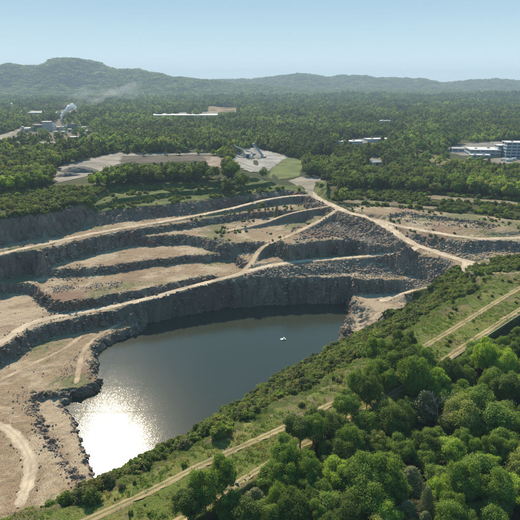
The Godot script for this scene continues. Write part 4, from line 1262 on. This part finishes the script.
# walls, an overhanging roof with a low parapet, bands of glass storey by storey, a door
func building(called: String, at: Vector3, turn: float, size: Vector3, storeys: int, wall: Material, roof: Material, label: String, cat := "building", group := "") -> Node3D:
	var o := base(called, at, turn)
	slab("wall", Vector3(0, size.y * 0.5 - 1.0, 0), Vector3(size.x, size.y + 2.0, size.z), wall, o)
	var r := slab("roof", Vector3(0, size.y + 0.25, 0), Vector3(size.x + 1.2, 0.5, size.z + 1.2), roof, o)
	for s in [-1.0, 1.0]:
		slab("parapet", Vector3(s * (size.x * 0.5 + 0.35), 0.45, 0), Vector3(0.4, 0.4, size.z + 1.0), wall, r)
	if size.x > 24.0:
		slab("roof_unit", Vector3(size.x * 0.2, 1.05, -size.z * 0.1), Vector3(4.0, 1.6, 3.0), M.steel, r)
		slab("roof_unit", Vector3(-size.x * 0.26, 0.95, size.z * 0.12), Vector3(3.0, 1.4, 3.0), M.steel, r)
	var hh := size.y / maxf(storeys, 1)
	for s in storeys:
		var n := maxi(2, int(size.x / 7.0))
		for k in n:
			var x := -size.x * 0.5 + size.x * (k + 0.5) / n
			slab("window", Vector3(x, hh * (s + 0.52), size.z * 0.5 + 0.03), Vector3(size.x / n * 0.84, hh * 0.56, 0.12), M.glass, o)
		var m := maxi(1, int(size.z / 8.0))
		for k in m:
			slab("window", Vector3(-size.x * 0.5 - 0.03, hh * (s + 0.52), -size.z * 0.5 + size.z * (k + 0.5) / m), Vector3(0.12, hh * 0.56, size.z / m * 0.8), M.glass, o)
	if storeys == 0:
		for k in maxi(1, int(size.x / 30.0)):
			slab("door", Vector3(-size.x * 0.5 + size.x * (k + 0.5) / maxi(1, int(size.x / 30.0)), minf(2.4, size.y * 0.4), size.z * 0.5 + 0.03), Vector3(4.5, minf(4.6, size.y * 0.75), 0.14), M.shade, o)
	tag(o, label, cat, group)
	return o

func gable(called: String, at: Vector3, turn: float, size: Vector3, rise: float, wall: Material, roof: Material, label: String) -> Node3D:
	var o := base(called, at, turn)
	slab("wall", Vector3(0, size.y * 0.5 - 1.0, 0), Vector3(size.x, size.y + 2.0, size.z), wall, o)
	var st := PrismMesh.new()
	st.size = Vector3(size.z + 1.0, rise, size.x + 1.0)
	var r := put("roof", st, roof, o)
	r.position = Vector3(0, size.y + rise * 0.5 + 0.02, 0)
	r.rotation.y = PI / 2
	slab("door", Vector3(0, 1.9, size.z * 0.5 + 0.03), Vector3(3.6, 3.8, 0.12), M.shade, o)
	tag(o, label, "shed")
	return o

func conveyor(foot: Vector3, head: Vector3, wide: float, label: String) -> void:
	var o := base("conveyor", foot)
	var d := head - foot
	var len := d.length()
	var flat_ := Vector3(d.x, 0, d.z).length()
	var yaw := atan2(-d.z, d.x)
	var boom := put("boom", box(Vector3(len, wide * 0.5, wide)), M.white_steel, o)
	boom.position = d * 0.5 + Vector3(0, 1.6, 0)
	boom.rotation = Vector3(0, yaw, atan2(d.y, flat_))
	slab("belt", Vector3(0, wide * 0.25 + 0.06, 0), Vector3(len * 0.98, 0.1, wide * 0.7), M.shade, boom)
	for s in [-1.0, 1.0]:
		slab("handrail", Vector3(0, wide * 0.25 + 0.9, s * wide * 0.48), Vector3(len * 0.96, 0.12, 0.12), M.steel, boom)
	for f in [0.35, 0.6, 0.85]:
		var p: Vector3 = d * f
		for s in [-1.0, 1.0]:
			var side: Vector3 = Vector3(-d.z, 0, d.x).normalized() * s * wide * 0.45
			slab("leg", Vector3(p.x, (p.y + 0.6) * 0.5, p.z) + side, Vector3(0.5, p.y + 1.6, 0.5), M.steel, o)
	slab("tail_hopper", Vector3(0, 1.4, 0), Vector3(wide * 1.8, 2.8, wide * 1.8), M.steel, o, Vector3(0, yaw, 0))
	slab("head_drum", d + Vector3(0, 1.7, 0), Vector3(wide * 0.9, wide * 0.8, wide * 1.1), M.steel, o, Vector3(0, yaw, 0))
	tag(o, label, "conveyor")

func mound(called: String, at: Vector3, size: Vector3, turn: float, mat: Material, label: String, seed_: int) -> void:
	var v := PackedVector3Array(); var idx := PackedInt32Array(); var cc := PackedColorArray()
	var n := 22
	for j in n + 1:
		for i in n + 1:
			var u := -1.0 + 2.0 * i / n
			var w := -1.0 + 2.0 * j / n
			var r := sqrt(u * u + w * w) + 0.22 * nb.get_noise_2d(u * 30.0 + seed_ * 50.0, w * 30.0)
			var h := maxf(0.0, 1.0 - r) * (1.0 + 0.25 * nc.get_noise_2d(u * 9.0 + seed_, w * 9.0))
			v.append(Vector3(u * size.x, minf(h * 1.3, 0.75 + 0.25 * h) * size.y - 0.3, w * size.z))
			var g := 1.0 + 0.35 * nb.get_noise_2d(u * 40.0, w * 40.0 + seed_ * 9.0)
			cc.append(Color(g, g, g))
			if i > 0 and j > 0:
				var q := j * (n + 1) + i
				idx.append_array([q - n - 2, q - n - 1, q - 1, q - n - 1, q, q - 1])
	var o := base(called, at, turn)
	put("heap", arrays(v, idx, cc), mat, o)
	tag(o, label, "stockpile")

func puff(parent: Node, at: Vector3, size: Vector3, mat: FogMaterial, tilt := 0.0) -> void:
	var f := FogVolume.new()
	f.name = "puff"
	f.shape = RenderingServer.FOG_VOLUME_SHAPE_ELLIPSOID
	f.size = size
	f.material = mat
	parent.add_child(f, true)
	f.position = at
	f.rotation.z = tilt
	f.set_meta("kind", "stuff")

func town() -> void:
	M.white_roof = plain_mat(0.55, 0.55, 0.54, 0.7)
	M.grey_roof = plain_mat(0.34, 0.35, 0.36, 0.7)
	M.concrete = plain_mat(0.36, 0.35, 0.33, 0.9)
	M.dark_wall = plain_mat(0.055, 0.07, 0.085, 0.6)
	M.blue_wall = plain_mat(0.36, 0.41, 0.48, 0.5)
	M.pale_wall = plain_mat(0.48, 0.46, 0.43, 0.85)
	M.steel = plain_mat(0.30, 0.31, 0.32, 0.5, 0.3)
	M.white_steel = plain_mat(0.62, 0.62, 0.60, 0.6)
	M.shade = plain_mat(0.06, 0.06, 0.065, 0.8)
	M.glass = plain_mat(0.05, 0.08, 0.13, 0.1)
	M.gravel_dark = ground_mat(tex(noise(41, 0.05, 4), 256, 0.6, 1.0), null, 6.0)
	M.gravel_dark.albedo_color = lin(0.20, 0.19, 0.18)
	M.gravel_pale = M.gravel_dark.duplicate()
	M.gravel_pale.albedo_color = lin(0.46, 0.44, 0.41)
	# the works with its stack
	building("works_tower", Vector3(-464.6, 0, -1250.2), 0.2, Vector3(19, 20, 16), 0, M.concrete, M.grey_roof, "pale concrete process tower of the distant works", "works building")
	building("works_building", Vector3(-482.1, 0, -1250.2), 0.1, Vector3(20, 13, 18), 0, M.dark_wall, M.shade, "dark block beside the pale tower of the works", "works building")
	building("works_building", Vector3(-504, 0, -1250.2), 0.0, Vector3(22, 7, 12), 0, M.pale_wall, M.white_roof, "low pale building at the left end of the works", "works building")
	building("works_building", Vector3(-449.9, 0, -1277.5), -0.1, Vector3(26, 7, 10), 0, M.pale_wall, M.grey_roof, "low pale building right of the stack", "works building")
	building("works_shed", Vector3(-333.4, 2.2, -1031.8), 0.0, Vector3(22, 5, 10), 0, M.pale_wall, M.white_roof, "small white shed in front of the works", "shed")
	for k in 3:
		var o := base("silo", [Vector3(-462.2, 0, -1277.5), Vector3(-457.7, 0, -1277.5), Vector3(-432, 0, -1277.5)][k])
		var c := CylinderMesh.new(); c.top_radius = 2.6; c.bottom_radius = 2.6; c.height = 15.0 - 2.0 * k; c.radial_segments = 20
		put("barrel", c, M.white_steel, o).position.y = 7.5 - k
		var t := CylinderMesh.new(); t.top_radius = 0.3; t.bottom_radius = 2.6; t.height = 1.8; t.radial_segments = 20
		put("cone_roof", t, M.steel, o).position.y = 15.9 - 2.0 * k
		tag(o, ["tall white silo just right of the pale works tower", "shorter white silo second from the works tower", "squat white silo at the right end of the works"][k], "silo")
	var st := base("smokestack", Vector3(-456.7, 0, -1320.8))
	var sc := CylinderMesh.new(); sc.top_radius = 1.2; sc.bottom_radius = 1.7; sc.height = 22.0; sc.radial_segments = 16
	put("flue", sc, M.steel, st).position.y = 11.0
	var rim := CylinderMesh.new(); rim.top_radius = 1.5; rim.bottom_radius = 1.5; rim.height = 0.8; rim.radial_segments = 16
	put("rim", rim, M.shade, st).position.y = 22.0
	tag(st, "steel smokestack of the works giving off white steam", "smokestack")
	var thin := FogMaterial.new(); thin.albedo = Color(0.95, 0.97, 1.0); thin.density = 0.0035
	# steam thick enough to hide what is behind it: billows grown along a bending column
	var bill := PackedVector3Array(); var bi := PackedInt32Array()
	var br := RandomNumberGenerator.new()
	br.seed = 9
	var ball := SphereMesh.new(); ball.radial_segments = 10; ball.rings = 6; ball.radius = 1.0; ball.height = 2.0
	var ba := ball.get_mesh_arrays()
	for k in 60:
		var u := k / 59.0
		var c := Vector3(30.0 * pow(u, 1.6) + br.randfn() * (0.3 + 1.6 * u), 27.0 * pow(u, 0.75) + br.randfn() * (0.2 + 1.3 * u), br.randfn() * (0.3 + 2.2 * u))
		var r := lerpf(1.8, 6.2, u) * br.randf_range(0.55, 1.0)
		var o0 := bill.size()
		for p in ba[Mesh.ARRAY_VERTEX]: bill.append(c + p * r * (1.0 + 0.18 * nb.get_noise_3d(p.x * 20.0 + k * 9.0, p.y * 20.0, p.z * 20.0)))
		for t in ba[Mesh.ARRAY_INDEX]: bi.append(o0 + t)
	var steam := plain_mat(0.95, 0.95, 0.95, 1.0)
	steam.backlight_enabled = true
	steam.backlight = Color(1, 1, 1)
	var pl := put("steam_plume", arrays(bill, bi), steam)
	pl.position = Vector3(-456.7, 0, -1320.8) + Vector3(0, 22, 0)
	tag(pl, "bright white steam rising and bending right from the stack", "steam", "", "stuff")
	var dr := base("smoke_haze", Vector3(-416, 0, -1399.7) + Vector3(0, 60, 0))
	var pr := RandomNumberGenerator.new()
	pr.seed = 5
	for k in 26:
		var u := pr.randf()
		puff(dr, Vector3(lerpf(-45.0, 110.0, u) + pr.randfn() * 8.0, lerpf(0.0, 26.0, u) + pr.randfn() * 9.0, pr.randfn() * 25.0), Vector3(pr.randf_range(18, 52), pr.randf_range(8, 22), 30), thin, pr.randf_range(-0.2, 0.7))
	tag(dr, "thin smoke drifting right over the forest from the works", "smoke", "", "stuff")
	mound("spoil_heap", Vector3(-430, 0, -1306.1), Vector3(24, 12, 14), 0.0, M.gravel_dark, "dark heap behind the steam at the works", 1)
	var tw := base("water_tower", Vector3(-899.3, 0, -2093.8))
	var leg := CylinderMesh.new(); leg.top_radius = 1.6; leg.bottom_radius = 2.4; leg.height = 26.0
	put("column", leg, M.white_steel, tw).position.y = 13.0
	var tank := SphereMesh.new(); tank.radius = 5.0; tank.height = 7.0
	put("tank", tank, M.white_steel, tw).position.y = 28.0
	tag(tw, "slim pale water tower at the far left", "water tower")
	var wr := RandomNumberGenerator.new()
	wr.seed = 21
	var words := ["at the far left of the works", "left of the dark works block, nearer the camera", "behind the dark works block", "in front of the dark works block", "behind the pale works tower", "in front of the silos", "in front of the smokestack", "right of the squat silo", "at the far right of the works", "right of the dark heap", "at the near right of the works", "beside the works road"]
	var wpos: Array = [Vector3(-533.9, 0, -1291.7), Vector3(-495.1, 0, -1211.2), Vector3(-534.3, 0, -1351.3), Vector3(-445.4, 0, -1174.6), Vector3(-508, 0, -1383.2), Vector3(-422.8, 0, -1186.6), Vector3(-404.2, 0, -1174.6), Vector3(-407.9, 0, -1224), Vector3(-393.9, 0, -1277.5), Vector3(-435.4, 0, -1383.2), Vector3(-354.7, 0, -1174.6), Vector3(-490.1, 0, -1162.9)]
	for k in 12:
		building("works_hut", wpos[k], wr.randf_range(-0.5, 0.5), Vector3(wr.randf_range(6, 13), wr.randf_range(3.5, 8), wr.randf_range(5, 9)), 0, [M.pale_wall, M.concrete, M.white_steel][k % 3], [M.white_roof, M.grey_roof][k % 2], "small pale hut " + words[k], "hut", "huts of the works")
	# long low roofs
	building("warehouse", Vector3(-754.4, 0, -1956.1), 0.0, Vector3(150, 5.5, 30), 0, M.pale_wall, M.white_roof, "longest white shed behind the works", "warehouse")
	building("warehouse", Vector3(-649.9, 0, -1969), 0.0, Vector3(72, 5.5, 26), 0, M.pale_wall, M.white_roof, "shorter white shed behind the steam", "warehouse")
	building("warehouse", Vector3(-235.1, 0, -1801.7), 0.0, Vector3(205, 6, 60), 0, M.pale_wall, M.white_roof, "long white warehouse alone in the forest", "warehouse")
	building("warehouse", Vector3(153.4, 0, -976.4), 0.12, Vector3(42, 5, 20), 0, M.pale_wall, M.white_roof, "white roofed shed, left one among trees right of centre", "warehouse")
	building("warehouse", Vector3(212.1, 0, -1019.6), 0.15, Vector3(48, 5, 18), 0, M.pale_wall, M.white_roof, "white roofed shed, right one among trees right of centre", "warehouse")
	gable("shed", Vector3(148, 0, -717.8), 0.3, Vector3(15, 4, 9), 2.0, M.pale_wall, M.grey_roof, "small grey roofed shed alone among the right trees")
	building("warehouse", Vector3(338.4, 0, -1526.9), 0.0, Vector3(46, 5, 20), 0, M.pale_wall, M.white_roof, "far white shed in the forest on the right", "warehouse")
	# offices on the right
	building("office_tower", Vector3(363.6, 0, -799), -0.12, Vector3(36, 21, 22), 5, M.blue_wall, M.white_roof, "tall dark blue office block at the right edge", "office")
	building("office_block", Vector3(349.4, 0, -816.2), -0.12, Vector3(16, 15, 18), 4, M.blue_wall, M.white_roof, "middle height office block left of the tall one", "office")
	building("office_hall", Vector3(324.1, 0, -822.1), -0.12, Vector3(42, 9, 34), 2, M.blue_wall, M.white_roof, "broad white roofed hall with dark blue front", "office")
	building("office_annex", Vector3(306.9, 0, -787.9), -0.12, Vector3(26, 4.5, 10), 1, M.blue_wall, M.white_roof, "low white roofed annex before the broad hall", "office")
	building("office_annex", Vector3(302.3, 0, -865.8), -0.1, Vector3(18, 5, 14), 1, M.pale_wall, M.grey_roof, "grey roofed wing at the left end of the offices", "office")
	for k in 3:
		var o := base("parked_truck", [Vector3(328.7, 0, -756.3), Vector3(332.9, 0, -750.3), Vector3(342.6, 0, -760.4)][k], 0.3 * k - 0.2)
		slab("cargo_box", Vector3(1.2, 2.2, 0), Vector3(7.0, 2.8, 2.5), M.white_steel, o)
		slab("cab", Vector3(-3.6, 1.7, 0), Vector3(2.0, 2.2, 2.4), M.blue_wall, o)
		for wx in [-3.4, 1.5, 3.5]:
			for s in [-1.0, 1.0]:
				var wm := CylinderMesh.new(); wm.top_radius = 0.5; wm.bottom_radius = 0.5; wm.height = 0.4; wm.radial_segments = 12
				var wo := put("wheel", wm, M.shade, o)
				wo.position = Vector3(wx, 0.5, s * 1.0)
				wo.rotation.x = PI / 2
		tag(o, ["white box truck, leftmost before the tall office block", "white box truck, middle one before the tall office block", "white box truck, rightmost before the tall office block"][k], "truck", "trucks before the offices")
	# screening plant on the gravel pad
	var f1 := Vector3(-8.8, 0, -822.1)
	conveyor(f1, Vector3(-34.7, 8.6, -751.3) + Vector3(0, 10.5, 0), 2.4, "long low white conveyor rising to the left over the pad")
	var f2 := Vector3(4.9, 0, -787.9)
	conveyor(f2, Vector3(-9.2, 0, -799) + Vector3(0, 16.0, 0), 3.2, "steep white conveyor rising towards the middle of the pad")
	building("screen_house", Vector3(-18, 1.4, -777.3), 0.3, Vector3(9, 6, 6), 0, M.white_steel, M.grey_roof, "small white machine house between the two conveyors", "machine house")
	mound("gravel_stockpile", Vector3(-20.9, 1.8, -784.7), Vector3(13, 5, 9), 0.2, M.gravel_pale, "pale gravel heap under the long conveyor", 2)
	mound("gravel_stockpile", Vector3(-191.2, 10, -592.9), Vector3(26, 6.5, 14), -0.2, M.gravel_dark, "dark gravel heap in the pale yard beyond the left wood", 3)
	mound("gravel_stockpile", Vector3(-195.2, 10, -566.2), Vector3(14, 4, 9), 0.3, M.gravel_dark, "smaller dark heap at the near end of the yard", 4)
	# the raft on the lake
	var rf := base("raft", Vector3(13.2, -40, -290.7), 0.25)
	slab("deck", Vector3(0, 0.35, 0), Vector3(2.9, 0.16, 1.5), M.white_steel, rf)
	for s in [-1.0, 1.0]:
		var pm := CapsuleMesh.new(); pm.radius = 0.3; pm.height = 3.2
		var po := put("float", pm, M.white_steel, rf)
		po.position = Vector3(0, 0.05, s * 0.55)
		po.rotation.z = PI / 2
	slab("pump_box", Vector3(0.5, 0.75, 0), Vector3(0.9, 0.7, 0.8), M.white_roof, rf)
	slab("post", Vector3(-1.0, 1.0, 0), Vector3(0.08, 1.3, 0.08), M.steel, rf)
	tag(rf, "small white pump raft floating on the lake", "raft")
	# the retaining wall under the second track
	var wv := PackedVector3Array(); var wi := PackedInt32Array()
	var wp := spline([66.5, 0, -184.5, 70.2, 0, -187.9, 89.6, 0, -206.6, 121.7, 0, -236.9, 251.6, 0, -355.5], 2.0)
	for i in wp.size():
		var a := wp[maxi(i - 1, 0)]
		var b := wp[mini(i + 1, wp.size() - 1)]
		var side := Vector3(b.z - a.z, 0, a.x - b.x).normalized()
		for q in [[-0.2, -5.2], [-0.2, 0.2], [0.2, 0.2], [0.2, -5.2]]: wv.append(Vector3(wp[i].x, q[1], wp[i].z) + side * q[0])
		if i > 0:
			for k in 3:
				var e := i * 4 + k
				wi.append_array([e - 4, e, e - 3, e, e + 1, e - 3])
	var wall := put("retaining_wall", arrays(wv, wi), plain_mat(0.20, 0.175, 0.145, 0.95))
	tag(wall, "straight concrete retaining wall below the second track, above the wood", "wall")

# ---------------------------------------------------------------- all of it
func _ready() -> void:
	var cam := Camera3D.new()
	cam.name = "camera"
	cam.fov = 50.0
	cam.near = 1.0
	cam.far = 40000.0
	add_child(cam)
	cam.position = Vector3(0, 100, 0)
	cam.rotation_degrees = Vector3(-17.6, 0, 0)
	cam.current = true
	var env := Environment.new()
	env.background_mode = Environment.BG_SKY
	var sky := Sky.new()
	var ps := ProceduralSkyMaterial.new()
	ps.sky_top_color = lin(0.075, 0.21, 0.325)
	ps.sky_horizon_color = lin(0.485, 0.565, 0.575)
	ps.sky_curve = 0.075
	ps.ground_bottom_color = Color(0.30, 0.33, 0.27)
	ps.ground_horizon_color = Color(0.66, 0.72, 0.74)
	sky.sky_material = ps
	env.sky = sky
	env.tonemap_mode = Environment.TONE_MAPPER_LINEAR
	env.tonemap_exposure = 1.95
	env.sdfgi_enabled = true
	env.ssao_enabled = true
	env.ssil_enabled = true
	env.fog_enabled = true
	env.fog_density = 0.0001
	env.volumetric_fog_enabled = true
	env.volumetric_fog_density = 0.0
	env.fog_light_color = Color(0.76, 0.87, 0.97)
	var we := WorldEnvironment.new()
	we.name = "sky_and_air"
	we.environment = env
	add_child(we)
	var sun := DirectionalLight3D.new()
	sun.name = "sun"
	sun.light_energy = 1.5
	sun.light_color = Color(1.0, 0.93, 0.82)
	sun.light_angular_distance = 0.5
	sun.shadow_enabled = true
	add_child(sun)
	sun.look_at_from_position(sun_to * 100.0, Vector3.ZERO, Vector3.UP)

	na = noise(1, 0.006, 3)
	nb = noise(2, 0.045, 3)
	nc = noise(3, 0.19, 2)
	rng.seed = 7
	ridges = [
		{"d": 5200.0, "w": 900.0, "p": [-4091.1, 92.6, -3106.3, 126.5, -2565.9, 177, -2295.7, 210.5, -2167.7, 243.9, -2028.2, 231.4, -1875.9, 252.2, -1792.5, 289.5, -1703.8, 297.8, -1599.2, 289.5, -1495.3, 272.9, -1420.1, 227.2, -1281.3, 197.9, -1104.3, 202.1, -929.5, 168.6, -727.4, 134.9, -532.8, 118, -178.1, 75.6, 535.8, 24.5, 3933.5, 7.4]},
		{"d": 7000.0, "w": 1000.0, "p": [-5507.2, 90, -1915.5, 90, -717.6, 112.9, -119.5, 124.2, 119.4, 147, 310.2, 169.7, 476.9, 183.3, 668, 169.7, 835.9, 147, 990.1, 169.7, 1169, 169.7, 1385.9, 135.6, 1600.6, 140.2, 1840.4, 129.9, 2058.1, 101.5, 2275.9, 78.6, 2417.1, 101.5, 2630.5, 118.6, 2868.9, 124.2, 3110.4, 107.2, 3591.7, 90, 7666.2, 78.6]},
		{"d": 3700.0, "w": 420.0, "p": [-2933.7, 3.5, -701.5, 3.5, -127.4, 15.8, 254.9, 12.7, 636.4, 28, 1019.4, 15.8, 1653.9, 34.1, 2166.1, 15.8]},
		{"d": 11500.0, "w": 900.0, "p": [-12981.3, 83.6, -5113.8, 83.6, 786.5, 94.9, 3735.1, 102.4, 5111.7, 98.6, 12587.9, 83.6]},
	]
	var t0 := Time.get_ticks_msec()
	materials()
	plan_roads()
	relief()
	roads()
	quarry_meshes()
	plain()
	lake()
	plan_clears()
	clearings()
	rock_kinds()
	plant_kinds()
	town()
	front_wood()
	forest()
	scrub_bank()
	shrubs()
	grass()
	rubble()
